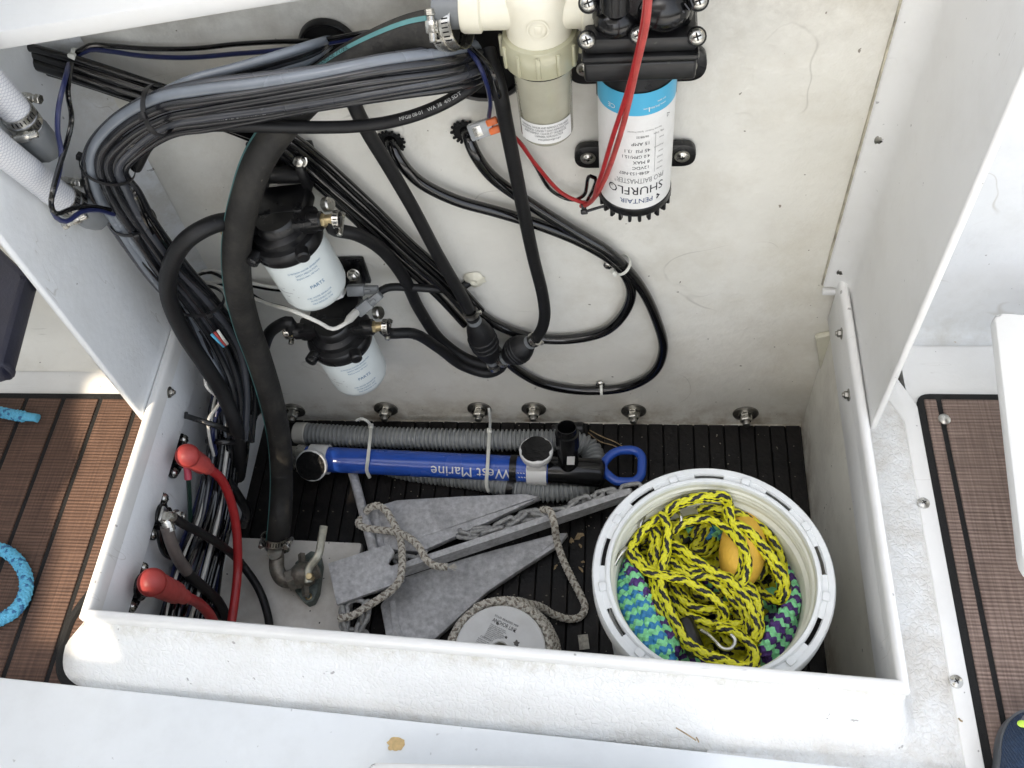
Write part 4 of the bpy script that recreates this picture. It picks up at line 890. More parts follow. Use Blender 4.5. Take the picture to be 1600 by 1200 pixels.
# under-layer of the bundle
for i in range(7):
    u = (i+.5)/7; pts = [B(a[0]+(b[0]-a[0])*u, a[1]+(b[1]-a[1])*u, a[2]+(b[2]-a[2])*u-.012) for a, b in ST_]
    cable('control_cable', pts, .0056, M_satin, 'dark control cable in the thick bundle tied beside the left wall', 'cable', 'cables of the thick tied bundle', 8)
for i in range(12):
    u = random.uniform(.03, .97); ph = random.uniform(0, 6); am = random.uniform(.06, .16); pts = []
    for k, (a, b) in enumerate(ST_[5:]+[((356, 740, .20), (384, 745, .19))]):
        w_ = u+am*math.sin(ph+k*1.15)*(1 if k > 2 else .3); pts.append(B(a[0]+(b[0]-a[0])*w_, a[1]+(b[1]-a[1])*w_, a[2]+(b[2]-a[2])*w_+(random.uniform(-.006, .014) if k > 1 else -.03+.015*k)))
    cable('loose_strand', pts, random.choice((.0026, .0033, .0040)), random.choice((M_gloss, M_satin, M_gloss)), 'thin black strand straying along the lower part of the bundle', 'cable', 'thin stray strands on the bundle', 8)
# separate fat cable sagging below the bundle, and upper strands that fan to the second port
cable('sagging_cable', Bs([(765, 112, .02), (730, 140, .06), (680, 168, .075), (620, 188, .08), (560, 197, .085), (480, 199, .09), (400, 197, .10), (330, 196, .105), (275, 200, .108), (235, 222, .10), (212, 262, .10)]), .0072, M_rub, 'matt black cable sagging below the grey bundle to the upper port', 'cable', None, 12, text=[('MFG# 08-01   WA 38  4/0 SDT', .0058, .13, .1, True)])
for i, (y0, y1, m) in enumerate(((62, 128, M_cabg), (74, 140, M_cabd), (84, 150, M_cabg), (92, 158, M_satin), (70, 150, M_satin))):
    cable('upper_cable', Bs([(522-3*i, 62+4*i, -.008), (508, (y0+66)/2, .03), (484, y0+9, .05), (430, y0+26, .07), (360, y0+46, .085), (300, y0+62, .095), (246, y1+22, .10), (205, y1+48, .10), (180, y1+90, .10)]), .0055, m, ('highest dark', 'second highest', 'middle pale', 'lowest', 'hindmost dark')[i]+' cable fanning from the left port down into the bundle', 'cable', 'cables fanning from the left port', 10)
ziptie(B(248, 172, .118), B(180, 190, .12)-B(300, 160, .12), .024, .030, M_tieb, 'black nylon tie round the bundle just below the fanning cables', 'black ties on the cable bundle', .006, head=2.2)
ziptie(B(168, 262, .118), B(176, 300, .12)-B(180, 225, .12), .030, .024, M_tieb, 'slim tie round the bundle at its bend with a square head at left', 'black ties on the cable bundle', .004, head=3.3)
ziptie(B(208, 345, .118), B(240, 400, .12)-B(185, 300, .12), .028, .024, M_tieb, 'black tie round the bundle below its bend near the white hose fitting', 'black ties on the cable bundle', .005, head=1.2)
ziptie(B(312, 470, .11), B(350, 540, .12)-B(290, 430, .12), .034, .026, M_tieb, 'black tie round the bundle where it meets the filter hose', 'black ties on the cable bundle', .006, head=1.0)
# loose thin cable beside the bundle
cable('loose_cable', Bs([(190, 352, .10), (207, 380, .09), (222, 412, .085), (240, 436, .085), (262, 452, .09)]), .003, M_gloss, 'loose thin black cable bowing left of the bundle', 'cable')
# ---- top left thin pair
def pair(pts, m, label, r=.0028, cat='wire', g_=None): return cable('thin_wire', Bs(pts), r, m, label, cat, g_, 8)
pair([(118, 84, .03), (140, 71, .02), (175, 72, .014), (230, 76, .014), (300, 76, .014), (370, 69, .014), (440, 65, .02), (500, 63, .03), (580, 50, .03), (640, 48, .02)], M_gloss, 'thin black wire running along the top of the wall', g_='thin wires along the top')
pair([(118, 88, .03), (140, 78, .022), (170, 80, .018), (220, 87, .018), (290, 90, .018), (370, 84, .018), (440, 78, .024), (520, 66, .03), (600, 50, .03), (650, 46, .02)], M_navy, 'thin navy wire running along the top of the wall', g_='thin wires along the top')
def hw(l): return [W(x, y, x=-.6725+o) for x, y, o in l]
cable('thin_wire', [B(108, 100, .07)]+hw([(100, 130, .075), (92, 165, .07), (90, 205, .062), (96, 240, .058), (90, 280, .055), (80, 318, .05), (88, 340, .05), (103, 346, .055), (125, 332, .06), (150, 328, .062), (178, 335, .06)]), .0028, M_navy, 'navy wire hanging by the left white hoses and hooking right at its foot', 'wire', 'hanging thin wires', 8)
cable('thin_wire', [B(112, 100, .07)]+hw([(106, 145, .075), (112, 185, .068), (104, 225, .062), (92, 262, .058), (82, 300, .056), (80, 322, .052), (88, 334, .052), (112, 326, .058), (140, 322, .062), (172, 328, .062)]), .0028, M_gloss, 'black wire twisted with the hanging navy wire', 'wire', 'hanging thin wires', 8)
ziptie(B(118, 85, .03), (1, 0, -.1), .006, .006, M_tie, 'pale nylon tie on the thin wires near the top left', None, head=1.2)
# ---- reinforced white hoses on the left panel
XP = -.6725
def LP(px, py, o): return W(px, py, x=XP+o)
def pvc(pts, label, fa, fb, fw, lab2):
    t = thing('barbed_hose', label, 'hose', pts[-1]-Vector((0, 0, .02)), 'white hoses on the left panel'); fr = frames(pts, .0165, .008); g = MB(); g.sweep(fr, 20); part('hose', g, M_pvc, t)
    ax = fr[-1][1]; e = fr[-1][0]
    hclamp(t, e-ax*.008, ax, .0172, .010, (0.3, -1, .2)); hclamp(t, e-ax*.021, ax, .0172, .010, (0.2, 1, .2))
    g = MB(); M = frame(e, fb-fa); Lf = (fb-fa).length; g.lathe([(0, 0), (.017, 0), (.019, .004), (.019, Lf-.02), (.016, Lf-.006), (.009, Lf), (0, Lf)], 10, M); part('fitting', g, M_greyp, t)
pvc([LP(-60, 80, .022), LP(-20, 122, .022), LP(20, 168, .022), LP(44, 198, .022)], 'white reinforced hose ending in a clamped grey fitting, upper of the pair', LP(50, 198, .03), LP(86, 243, .03), 0, '')
pvc([LP(-70, 160, .020), LP(-20, 215, .020), LP(50, 272, .020), LP(95, 308, .020), LP(118, 322, .022)], 'white reinforced hose running lower to a grey fitting beside the bundle', LP(118, 326, .03), LP(162, 348, .04), 0, '')
# ---- harness, plugs and white wires beside the filters
cable('wiring_harness', Bs([(586, 462, .055), (604, 450, .04), (640, 449, .028), (690, 452, .02), (718, 450, .012), (738, 438, .001)]), .0062, M_rub, 'black taped harness running right to the patched hole in the wall', 'cable')
g = MB(); p = B(741, 437, .003); vs = []; g.lathe([(0, 0), (.016, 0), (.012, .004), (.006, .006), (0, .003)], 22, frame(p, (0, -1, 0)), rf=lambda a, z: 1+.45*noise.noise(Vector((math.cos(a)*2.5, math.sin(a)*2.5, z*200)))); part('sealant', g, M_cream, BW)
def plug(c, ax, label):
    M = frame(c, (0, -1, .6), ax); t = thing('grey_plug', label, 'connector', c, 'grey wire plugs')
    g = MB(); g.box((-.010, 0, 0), (.026, .016, .013), M, bev=.002); part('socket', g, M_greyp, t); g = MB(); g.box((.012, 0, 0), (.022, .012, .010), M, bev=.002); g.box((.008, 0, .006), (.010, .005, .003), M, bev=.001); part('plug_body', g, M_greyp, t)
plug(B(567, 453, .06), (1, 0, .02), 'grey wire plug lying level above the lower filter'); plug(B(577, 474, .085), B(600, 458, .085)-B(556, 488, .085), 'grey wire plug slanting down across the lower filter head')
cable('white_wire', Bs([(553, 490, .095), (540, 505, .125), (520, 514, .135), (497, 503, .135), (460, 487, .125), (420, 475, .08), (385, 462, .06), (340, 448, .06), (318, 440, .07)]), .0028, M_whitew, 'white wire looping from the slanting grey plug back to the left', 'wire', None, 8)
g = MB(); a, b = B(556, 488, .095), B(540, 505, .125); g.lathe([(0, 0), (.006, 0), (.006, (b-a).length*.6), (.003, (b-a).length), (0, (b-a).length)], 14, frame(a, b-a)); single('crimp_sleeve', g, M_whitew, 'white crimp sleeve on the white wire above the lower filter head', 'sleeve')
for i, (dy, m, l_) in enumerate(((0, M_gloss, 'black wire passing behind the upper canister to the level plug'), (-4, M_whitew, 'white wire passing behind the upper canister to the level plug'))):
    cable('thin_wire', Bs([(300, 452+dy, .08), (330, 446+dy, .05), (375, 444+dy, .02), (430, 453+dy, .02), (500, 456+dy, .025), (548, 455+dy*.5, .055)]), .0026, m, l_, 'wire', None, 8)
cable('thin_wire', Bs([(303, 444, .08), (310, 430, .06), (330, 426, .045), (352, 436, .04), (376, 448, .04), (410, 470, .045), (450, 482, .07), (480, 495, .09)]), .0024, M_gloss, 'thin black wire arching beside the big hose and on to the lower filter', 'wire', None, 8)
cable('white_wire', Bs([(308, 428, .055), (330, 421, .045), (356, 432, .04), (380, 446, .04)]), .0022, M_whitew, 'short white wire arching above the black one beside the big hose', 'wire', None, 8)
g = MB(); g.box((0, 0, 0), (.014, .012, .02), frame(B(530, 458, .06), (0, -1, .5), (1, 0, .5)), bev=.002); single('white_plug', g, M_whitep, 'small white plug tucked under the upper canister', 'connector')
# ================================================================== LEFT WALL: TERMINALS, CABLES, WIRES
XW = -.673
def LW(px, py, o=0.0): return W(px, py, x=XW+o)
def terminal(px, py, label):
    c = LW(px, py, .002); t = thing('terminal_stud', label, 'terminal', c-Vector((0, 0, .03)), 'black terminal studs on the left wall'); M = frame(c, (1, 0, 0), (0, 1, 0))
    g = MB(); g.prism(rpoly([(-.036, -.010), (-.012, -.021), (.012, -.021), (.036, -.010), (.036, .010), (.012, .021), (-.012, .021), (-.036, .010)], .008, 4), 0, .007, M, bev=.0015); g.lathe([(0, .006), (.020, .006), (.0185, .014), (.014, .016), (.013, .022), (0, .022)], 30, M); part('base', g, M_plasg, t)
    for x_ in (-.028, .028): inst('fixing_screw', pn, t, M @ Matrix.Translation((x_, 0, .0068)))
    g = MB(); g.cyl(.0075, .012, M @ Matrix.Translation((0, 0, .021)), 6, bev=.001); g.cyl(.0045, .026, M @ Matrix.Translation((0, 0, .021)), 16, bev=.001); part('stud', g, M_steel, t); return c, M, t
def boot(c0, c1, R, label):
    ax = (c1-c0); Ln = ax.length; t = thing('terminal_boot', label, 'rubber boot', c0-Vector((0, 0, R)), 'red rubber terminal boots')
    g = MB(); M = frame(c0, ax)
    g.sphere(R, M, 32); g.lathe([(0, .0), (R*.90, .0), (R*.86, Ln*.35), (R*.80, Ln*.80), (R*.76, Ln*.86), (R*.58, Ln*.87), (R*.55, Ln*1.15), (R*.46, Ln*1.16), (0, Ln*1.16)], 32, M)
    part('boot', g, M_red, t)
    g = MB(); f = (CAM-c0).normalized(); Mc = frame(c0+f*R*.35, f); g.lathe([(R*.96, -.004), (R*1.0, 0), (R*.93, .003), (R*.9, -.001)], 32, Mc); g.sphere(R*.86, Mc, 28, sc=(1, 1, .72)); part('cap', g, M_red, t); return t
c1, M1, t1 = terminal(273, 712, 'black terminal stud under the upper red boot')
c2, M2, t2 = terminal(241, 806, 'bare metal terminal stud holding grey cables, middle of three')
c3, M3, t3 = terminal(208, 917, 'black terminal stud under the lower red boot')
boot(LW(293, 712, .045), LW(322, 730, .055), .0175, 'red rubber boot on the upper terminal, round end to the left')
boot(LW(238, 910, .045), LW(282, 930, .055), .0195, 'red rubber boot on the lower terminal near the white rim')
cable('battery_cable', [LW(328, 733, .058), LW(345, 748, .062), LW(358, 775, .065), LW(367, 810, .068), LW(371, 850, .07), LW(371, 895, .07), LW(367, 935, .072), LW(360, 985, .075)], .0072, M_redc, 'red battery cable dropping from the upper red boot', 'cable', 'red battery cables', 14)
cable('battery_cable', [LW(290, 932, .058), LW(312, 944, .06), LW(330, 965, .062), LW(342, 1000, .06), LW(348, 1040, .05)], .0078, M_redc, 'red battery cable dropping from the lower red boot', 'cable', 'red battery cables', 14)
cable('heatshrink_wire', [LW(292, 725, .030), LW(294, 745, .030), LW(296, 775, .025), LW(297, 810, .02), LW(296, 850, .02), LW(290, 890, .02), LW(278, 930, .02)], .0036, M_grnw, 'dark green wire with pink sleeve under the upper red boot', 'wire')
g = MB(); g.sweep(frames([LW(291, 722, .030), LW(293, 735, .030), LW(294, 749, .030)], .0055, .004), 12); single('pink_sleeve', g, M_pink, 'pink heat shrink sleeve below the upper red boot', 'sleeve')
# lugs on the middle stud
g = MB(); M = M2 @ Matrix.Translation((0, 0, .030)); g.lathe([(0, 0), (.0095, 0), (.0105, .0015), (.0105, .004), (0, .004)], 26, M); g.cyl(.0078, .008, M @ Matrix.Translation((0, 0, .004)), 6, bev=.001); g.cyl(.0045, .016, M, 16, bev=.001); part('lug_nut', g, M_steel, t2)
l0 = LW(256, 806, .034)
g = MB(); g.lathe([(0, 0), (.0068, 0), (.0078, .003), (.0078, .018), (0, .018)], 20, frame(l0+Vector((.002, -.003, -.004)), LW(275, 850, .045)-l0)); g.box((0, 0, 0), (.022, .018, .004), frame(l0, (1, .0, 0)), bev=.001)
g.lathe([(0, 0), (.0068, 0), (.0078, .003), (.0078, .014), (0, .014)], 20, frame(l0+Vector((.006, .0, .0)), LW(300, 826, .05)-l0)); part('cable_lug', g, M_steel, t2)
cable('battery_cable', [l0+Vector((.012, 0, -.003)), LW(285, 818, .045), LW(312, 832, .055), LW(345, 852, .060), W(378, 882, z=.085), W(404, 920, z=.066), W(418, 960, z=.056), W(424, 1010, z=.056)], .0068, M_rub, 'black battery cable arcing right from the middle terminal', 'cable', 'black battery cables', 14)
cable('battery_cable', [LW(261, 824, .036), LW(268, 848, .038), LW(278, 872, .04), LW(295, 897, .042), LW(318, 918, .045), LW(342, 942, .05), LW(356, 975, .052), LW(362, 1020, .05)], .0082, M_rub, 'thick grey sleeved battery cable dropping from the middle terminal', 'cable', 'black battery cables', 14)
g = MB(); g.sweep(frames([LW(260, 822, .036), LW(267, 846, .038), LW(277, 870, .04), LW(292, 893, .042)], .0088, .004), 16); single('grey_sleeve', g, mat('brown_grey_sleeve', (.13, .11, .10), .3, var=.2, vscale=60), 'grey brown shrink sleeve on the cable below the middle terminal', 'sleeve')
cable('short_cable', [LW(250, 826, .02), LW(252, 845, .02), LW(258, 862, .02), LW(275, 872, .02), LW(300, 885, .02)], .0062, M_plasg, 'short black cable tail hooked behind the middle terminal', 'cable')
# ---- wire loom down the left wall
cols = [M_navy, M_satin, M_gloss, M_whitew, M_navy, M_cabd, M_satin, M_gloss, M_navy, M_satin, M_cabg, M_gloss]
nL = 26
LS = [((352, 560, .05), (398, 560, .08)), ((338, 600, .035), (392, 605, .06)), ((326, 645, .03), (372, 645, .05)), ((325, 690, .03), (378, 690, .048)), ((318, 740, .025), (372, 745, .04)), ((306, 800, .02), (366, 805, .035)), ((284, 860, .018), (352, 870, .03)), ((262, 920, .016), (338, 935, .025)), ((244, 975, .016), (322, 1000, .022))]
for i in range(nL):
    u = (i+.5)/nL; ph = random.uniform(0, 6); amp = random.uniform(.02, .09); pts = []
    for k, (a, b) in enumerate(LS):
        w_ = u+amp*math.sin(ph+k*1.1); q = [a[j]+(b[j]-a[j])*w_ for j in range(3)]; pts.append(LW(q[0], q[1], q[2]+.010*math.sin(PI*u)+(.006 if i % 2 else 0)))
    m = cols[i % len(cols)]; cn = {M_navy.name: 'navy', M_whitew.name: 'white', M_cabg.name: 'grey'}.get(m.name, 'black')
    cable('loom_wire', pts, random.choice((.0023, .0027, .0032)), m, cn+' wire in the dense loom running down the left wall', 'wire', cn+' wires of the left wall loom', 8)
for i in range(8):
    u = (i+.5)/8; pts = [LW(a[0]+(b[0]-a[0])*u, a[1]+(b[1]-a[1])*u, .012) for a, b in LS]
    cable('loom_wire', pts, .0045, M_satin, 'black wire in the dense loom running down the left wall', 'wire', 'black wires of the left wall loom', 8)
for i, (dx, m, cn, bow) in enumerate(((0, M_whitew, 'white', -10), (8, M_navy, 'navy', -6), (22, M_whitew, 'white', 8), (40, M_whitew, 'white', 4), (4, M_navy, 'navy', 6))):
    cable('stray_wire', [LW(322+dx, 572+4*i, .05), LW(332+dx+bow, 602, .06), LW(340+dx-bow*.3, 628, .062), LW(330+dx+bow*.4, 655, .055), LW(327+dx*.8, 682, .05), LW(334+dx*.6, 712, .045)], .0024, m, ('stray %s wire bulging out of the loom above the ties, ' % cn)+('far left', 'beside the leftmost white one', 'near the middle', 'nearest the filter hose', 'lowest of the navy ones')[i], 'wire', 'stray wires above the loom ties', 8)
def strap(pts, m, label, hd):
    g = MB(); g.sweep(frames(pts, .0042, .005), 8, flat=.35); o = single('cable_tie', g, m, label, 'cable tie', 'black straps across the loom'); g = MB(); g.box((0, 0, 0), (.013, .011, .009), frame(pts[hd], CAM-pts[hd], (1, 0, 0)), bev=.002); part('head', g, m, o); return o
o = strap([LW(287, 649, .010), LW(300, 653, .03), LW(325, 661, .055), LW(348, 669, .07), LW(362, 675, .072)], M_plas, 'black mounting strap slanting over the loom, upper of the two', 0)
g = MB(); p = LW(284, 648, .004); g.sphere(.007, Matrix.Translation(p), 18); part('strap_mount', g, M_plas, o)
strap([LW(322, 689, .02), LW(335, 690, .05), LW(355, 691, .07), LW(384, 692, .078)], M_plas, 'black strap level across the loom, lower of the two', 3)
# connectors
def ivory(c, s, label, m=M_conn):
    M = frame(c, (0, -.5, 1), (1, 0, 0)); t = thing('wire_connector', label, 'connector', c, 'ivory wire connectors'); g = MB(); g.box((0, 0, 0), (.016*s, .014*s, .026*s), M, bev=.002); g.box((0, 0, -.014*s), (.013*s, .012*s, .01*s), M, bev=.002); part('housing', g, m, t)
    g = MB(); g.box((0, 0, .0135*s), (.012*s, .010*s, .002*s), M); part('wire_seal', g, M_void, t)
    for k in range(4): g = MB(); fr = frames([M @ Vector((-.0045*s+.003*s*k, 0, .012*s)), M @ Vector((-.006*s+.003*s*k, .003, .026*s)), M @ Vector((-.014+.002*k, .010, .045))], .0013, .004); g.sweep(fr, 6); part('pin_wire', g, (M_lblue, M_red, M_grnw, M_satin)[k], t)
ivory(B(364, 588, .085), .95, 'narrow ivory connector, left of the pair behind the big hose'); ivory(B(386, 588, .09), 1.25, 'wide ivory connector, right of the pair behind the big hose'); ivory(B(376, 628, .10), 1.0, 'clouded ivory connector below the pair behind the big hose', M_cream)
for k, (m, cn) in enumerate(((M_whitew, 'white'), (M_greyp, 'grey'), (M_grnw, 'dark green'))): cable('connector_wire', Bs([(350, 604+4*k, .09), (368, 612+3*k, .11), (385, 610+2*k, .112), (402, 604+2*k, .10)]), .0016, m, cn+' wire strand looped under the ivory connectors', 'wire', None, 6)
g = MB(); g.sphere(.010, Matrix.Translation(B(398, 616, .11)), 18, sc=(1.1, .7, .8)); single('wire_nut', g, M_whitep, 'small white cap beside the big hose under the connectors', 'cap')
for k, (m, cn) in enumerate(((M_lblue, 'light blue'), (M_red, 'red'), (M_whitew, 'white'))): cable('short_wire', Bs([(330+5*k, 522-3*k, .135), (340+4*k, 532-2*k, .138), (349+3*k, 541-2*k, .13)]), .0022, m, 'short bare %s wire end showing between black sleeves of the bundle' % cn, 'wire', None, 6)
cable('corrugated_sleeve', [B(412, 598, .08), B(405, 630, .09), B(392, 655, .10), B(383, 682, .11)], .0105, M_plas, 'black ribbed sleeve slanting down behind the big hose', 'sleeve', rf=lambda s, t: .0095+.001*math.sin(s*1500))
# dark clutter at the foot of the loom
cable('taped_cable', [LW(300, 925, .03), LW(315, 945, .035), LW(335, 958, .04), LW(352, 970, .04), LW(362, 990, .04)], .007, M_plas, 'black taped cable at the foot of the lower red boot', 'cable')
cable('taped_cable', [LW(352, 745, .04), LW(372, 775, .05), LW(385, 800, .05), LW(380, 820, .03)], .008, M_plas, 'black taped lump of cable beside the red battery cable', 'cable')
cable('taped_cable', [LW(180, 969, .02), LW(210, 971, .02), LW(250, 972, .02), (LW(285, 968, .02))], .004, M_plas, 'flat black strip lying along the front rim at the left corner', 'cable')
# ================================================================== SEACOCK
SK = thing('seacock', 'green bronze seacock valve with lever handle on the white pad', 'valve', F(455, 905, .034))
zc_ = .075
g = MB(); e0 = W(432, 868, z=.088); g.sweep(frames([e0+Vector((0, 0, .012)), e0, W(433, 890, z=.08), W(442, 905, z=.072), W(456, 908, z=.070)], .0125, .004), 18); part('elbow', g, M_bronze, SK)
a, b = W(450, 908, z=.07), W(500, 888, z=.07); ax = b-a
g = MB(); M = frame(a, ax); g.lathe([(0, 0), (.019, 0), (.019, .012), (0, .012)], 6, M); g.lathe([(.0, .01), (.0165, .01), (.0205, .018), (.0215, .030), (.0185, .040), (0, .042)], 28, M); g.lathe([(0, .040), (.0165, .040), (.0165, .052), (0, .052)], 6, M); part('valve_body', g, M_bronze, SK)
g = MB(); mid = a+ax.normalized()*.028; g.cyl(.006, .075, frame(mid+Vector((-.012, .036, 0)), Vector((.3, -1, 0))), 4); part('bolt', g, M_bronze, SK)
pf = [W(x, y, z=.048) for x, y in ((487, 862), (500, 866), (503, 882), (497, 925), (490, 940), (480, 944), (472, 938), (462, 925), (462, 880))]
g = MB(); g.prism(rpoly([(p.x, p.y) for p in pf][::-1], .0018, 2), .033, .052, bev=.001); part('flange_plate', g, M_verd, SK)
for px, py in ((482, 932), (489, 876)): g = MB(); p = W(px, py, z=.0522); g.lathe([(.006, 0), (.0045, .001), (.001, -.002), (0, -.002)], 18, Matrix.Translation(p)); part('fixing_bolt', g, M_brass, SK)
hp_ = [W(482, 910, z=.088), W(482, 890, z=.094), W(497, 868, z=.102), W(502, 845, z=.105), W(506, 822, z=.106)]
g = MB(); fr = frames(hp_, .0065, .004); g.sweep(fr, 12, flat=.38); part('lever', g, M_lever, SK)
g = MB(); g.cyl(.0062, .016, frame(W(487, 903, z=.082), (0, -.2, 1)), 6, bev=.001); part('spindle_nut', g, M_brass, SK)
# ================================================================== HAND BILGE PUMP
HP = thing('hand_bilge_pump', 'blue hand bilge pump lying along the back wall with T handle at right', 'bilge pump', F(650, 722, .006))
zP = .055
p0, p1 = W(470, 716, z=zP), W(858, 735, z=zP); ax = (p1-p0).normalized(); LP_ = (p1-p0).length; RB = .0225
fr = frames([p0, p0.lerp(p1, .5), p1], RB, .02)
g = MB(); g.sweep(fr, 32); part('tube', g, M_blue, HP)
def PP(s): return p0+ax*s
def sof(px, py): return (W(px, py, z=zP)-p0).dot(ax)
g = MB(); text_path(g, fr, 'West Marine', .0285, sof(800, 735), .50, True, sx=.92); tx_ = part('print', g, M_label, HP, smooth=False)
# rotate sense: the print reads upside down in the photograph
g = MB()
for k in range(4):
    s0 = sof(803, 738)+.003+.0048*k; q = []
    for (ds_, aa) in ((0, -.22), (.0024, -.22), (.0024+.008, .22), (.008, .22)): f = at(fr, s0+ds_); q.append(f[0]+ax*(s0+ds_-f[4])+(f[2]*math.cos(.5+aa)+f[3]*math.sin(.5+aa))*(RB+.0003))
    g.add(q, [(0, 1, 2, 3)])
part('logo', g, M_label, HP)
g = MB(); M = frame(p0, -ax); g.lathe([(0, -.012), (RB+.002, -.012), (RB+.002, .004), (RB-.003, .006), (0, .006)], 32, M); part('end_band', g, M_steel, HP)
g = MB(); g.lathe([(0, 0), (.021, 0), (.021, .03), (.017, .032), (0, .032)], 28, frame(p0-ax*.004, -ax)); part('inlet', g, M_dsteel, HP)
g = MB(); ring(g, PP(sof(803, 735)), ax, RB+.0005, .012, .001, 32); part('black_band', g, M_plas, HP)
g = MB(); g.lathe([(0, 0), (.0245, 0), (.0245, .088), (.020, .094), (.016, .096), (.0, .096)], 32, frame(PP(sof(858, 735)), ax)); part('pump_body', g, M_plasg, HP)
oc = PP(sof(889, 735)); g = MB(); up_ = Vector((0, .25, 1)).normalized(); g.lathe([(0, .0), (.0175, .0), (.0175, .065), (.020, .066), (.020, .095), (.0165, .096), (.0165, .108), (.0150, .108), (.0145, .08), (0, .08)], 30, frame(oc, up_)); part('outlet', g, M_plasg, HP)
g = MB(); fcam = (CAM-oc); fcam = (fcam-up_*fcam.dot(up_)).normalized(); g.box((0, 0, 0), (.013, .020, .0006), frame(oc+up_*.046+fcam*.0174+RIGHT*.004, fcam, RIGHT)); part('sticker', g, M_label, HP)
# handle: neck and oval grip
hs, he = PP(sof(912, 735)), W(948, 731, z=zP)
g = MB(); g.lathe([(0, 0), (.009, 0), (.0095, .02), (.008, (he-hs).length), (0, (he-hs).length)], 20, frame(hs, he-hs)); part('rod', g, M_blue, HP)
hp_ = [(943, 726), (951, 714), (963, 706), (980, 703), (994, 705), (1002, 713), (1003, 728), (1001, 743), (993, 751), (980, 753), (962, 751), (950, 742), (943, 734)]
pts = [W(x, y, z=zP+.002) for x, y in hp_]; q = resample(pts, .004, True); g = MB(); frh = []
for i, p in enumerate(q[:-1]):
    t = (q[(i+1) % (len(q)-1)]-q[i-1 if i else len(q)-2]).normalized(); n = (CAM-p).normalized(); n = (n-t*n.dot(t)).normalized(); frh.append((p, t, n, t.cross(n), i*.004, .0078))
frh.append(frh[0]); g.sweep(frh, 14, cap=False); part('handle', g, M_blue, HP)
# white clip mounts with black caps
def clip(s, z_, px, py, lift, label, caps):
    c = PP(s); g = MB(); ring(g, c, ax, RB+.0008, .034, .003, 32); nrm = caps.normalized()
    k = part('clip', g, M_whitep, HP); M = frame(c+nrm*(RB), nrm); g = MB(); g.lathe([(0, 0), (.018, 0), (.019, lift*.5), (.027, lift*.75), (.0285, lift), (.0285, lift+.006), (.0265, lift+.008), (0, lift+.008)], 40, M); g.box((0, 0, .002), (.034, .034, .02), M, bev=.004); part('knob', g, M_whitep, k)
    g = MB(); n_ = 40; vs = [(0, 0, lift+.0092)]
    for i in range(n_):
        a = 2*PI*i/n_; rr = .0265*(1-.10*max(0, noise.noise(Vector((math.cos(a)*2.2, math.sin(a)*2.2, px*.1)))*2.2)); vs.append((rr*math.cos(a), rr*math.sin(a), lift+.0088))
    vs += [(v[0]*1.0, v[1]*1.0, lift+.005) for v in vs[1:]]
    g.add(vs, [(0, 1+i, 1+(i+1) % n_) for i in range(n_)]+[(1+i, 1+n_+i, 1+n_+(i+1) % n_, 1+(i+1) % n_) for i in range(n_)], M); part('black_pad', g, mat('worn_black_film', (.012, .012, .012), .22, bump=.8, bscale=90) if s < .2 else bpy.data.materials['worn_black_film'], k)
clip(sof(500, 718), 0, 490, 722, .012, '', Vector((-.1, -.75, .75))); clip(sof(840, 735), 0, 840, 700, .030, '', Vector((.02, .12, 1)))
# ---- corrugated hose of the pump, doubling back
cs = [W(474, 677, z=.040), W(520, 680, z=.042), W(580, 683, z=.042), W(650, 685, z=.042), W(720, 687, z=.042), W(780, 688, z=.042), W(850, 688, z=.040), W(895, 690, z=.032), W(920, 700, z=.022), W(930, 722, z=.0215), W(925, 745, z=.0215), W(905, 762, z=.023), W(870, 768, z=.025), W(830, 766, z=.028), W(795, 760, z=.03), W(750, 750, z=.028), W(700, 743, z=.024), W(640, 735, z=.022), W(590, 722, z=.02)]
crr = lambda s, t: .0178+.0022*(1 if math.sin(s*2*PI/.0078) > 0 else -1)*(abs(math.sin(s*2*PI/.0078))**.35)
CH, fch = cable('corrugated_hose', cs, .019, M_grey, 'grey corrugated hose doubled round the blue bilge pump', 'hose', None, 24, ds=.00125, rf=crr)
g = MB(); g.lathe([(.0, -.004), (.0175, -.004), (.0195, -.002), (.0205, .018), (.018, .020), (0, .02)], 32, frame(fch[0][0]-fch[0][1]*.012, fch[0][1])); part('hose_cuff', g, mat('clear_cuff', (.55, .53, .47), .25, coat=.3), CH)
f_ = min(fch[len(fch)//2:], key=lambda f: (f[0]-W(800, 760, z=.03)).length); g = MB(); ring(g, f_[0], f_[1], .0205, .012, .001, 28); part('black_band', g, M_plas, CH)
# white ties round pump and hose
def bigtie(px0, py0, px1, py1, label, tailp):
    a, b = W(px0, py0, z=.066), W(px1, py1, z=.064); c = (a+b)/2; g = MB(); pts = [a+Vector((0, .006, -.012)), a, W(px0*.72+px1*.28, py0*.72+py1*.28, z=.082), W((px0+px1)/2, (py0+py1)/2, z=.084), W(px0*.25+px1*.75, py0*.25+py1*.75, z=.082), b, b+Vector((.002, -.004, -.02))]
    g.sweep(frames(pts, .0030, .004), 8, flat=.4); o = single('white_tie', g, M_tie, label, 'cable tie', 'white nylon ties round the bilge pump'); g = MB(); g.box((0, 0, 0), (.009, .009, .007), frame(a+Vector((0, 0, .003)), (0, -.4, 1)), bev=.0015); part('head', g, M_tie, o)
    g = MB(); g.sweep(frames(tailp, .0024, .004), 8, flat=.4); part('tail', g, M_tie, o)
bigtie(580, 667, 573, 735, 'white nylon tie round the left part of the blue pump, tail curled', [W(580, 667, z=.068), W(574, 658, z=.095), W(565, 654, z=.10), W(556, 657, z=.095)])
bigtie(765, 674, 760, 757, 'white nylon tie round the right part of the blue pump, tail standing up', [W(765, 674, z=.068), W(766, 660, z=.10), W(765, 648, z=.13), W(764, 638, z=.15)])
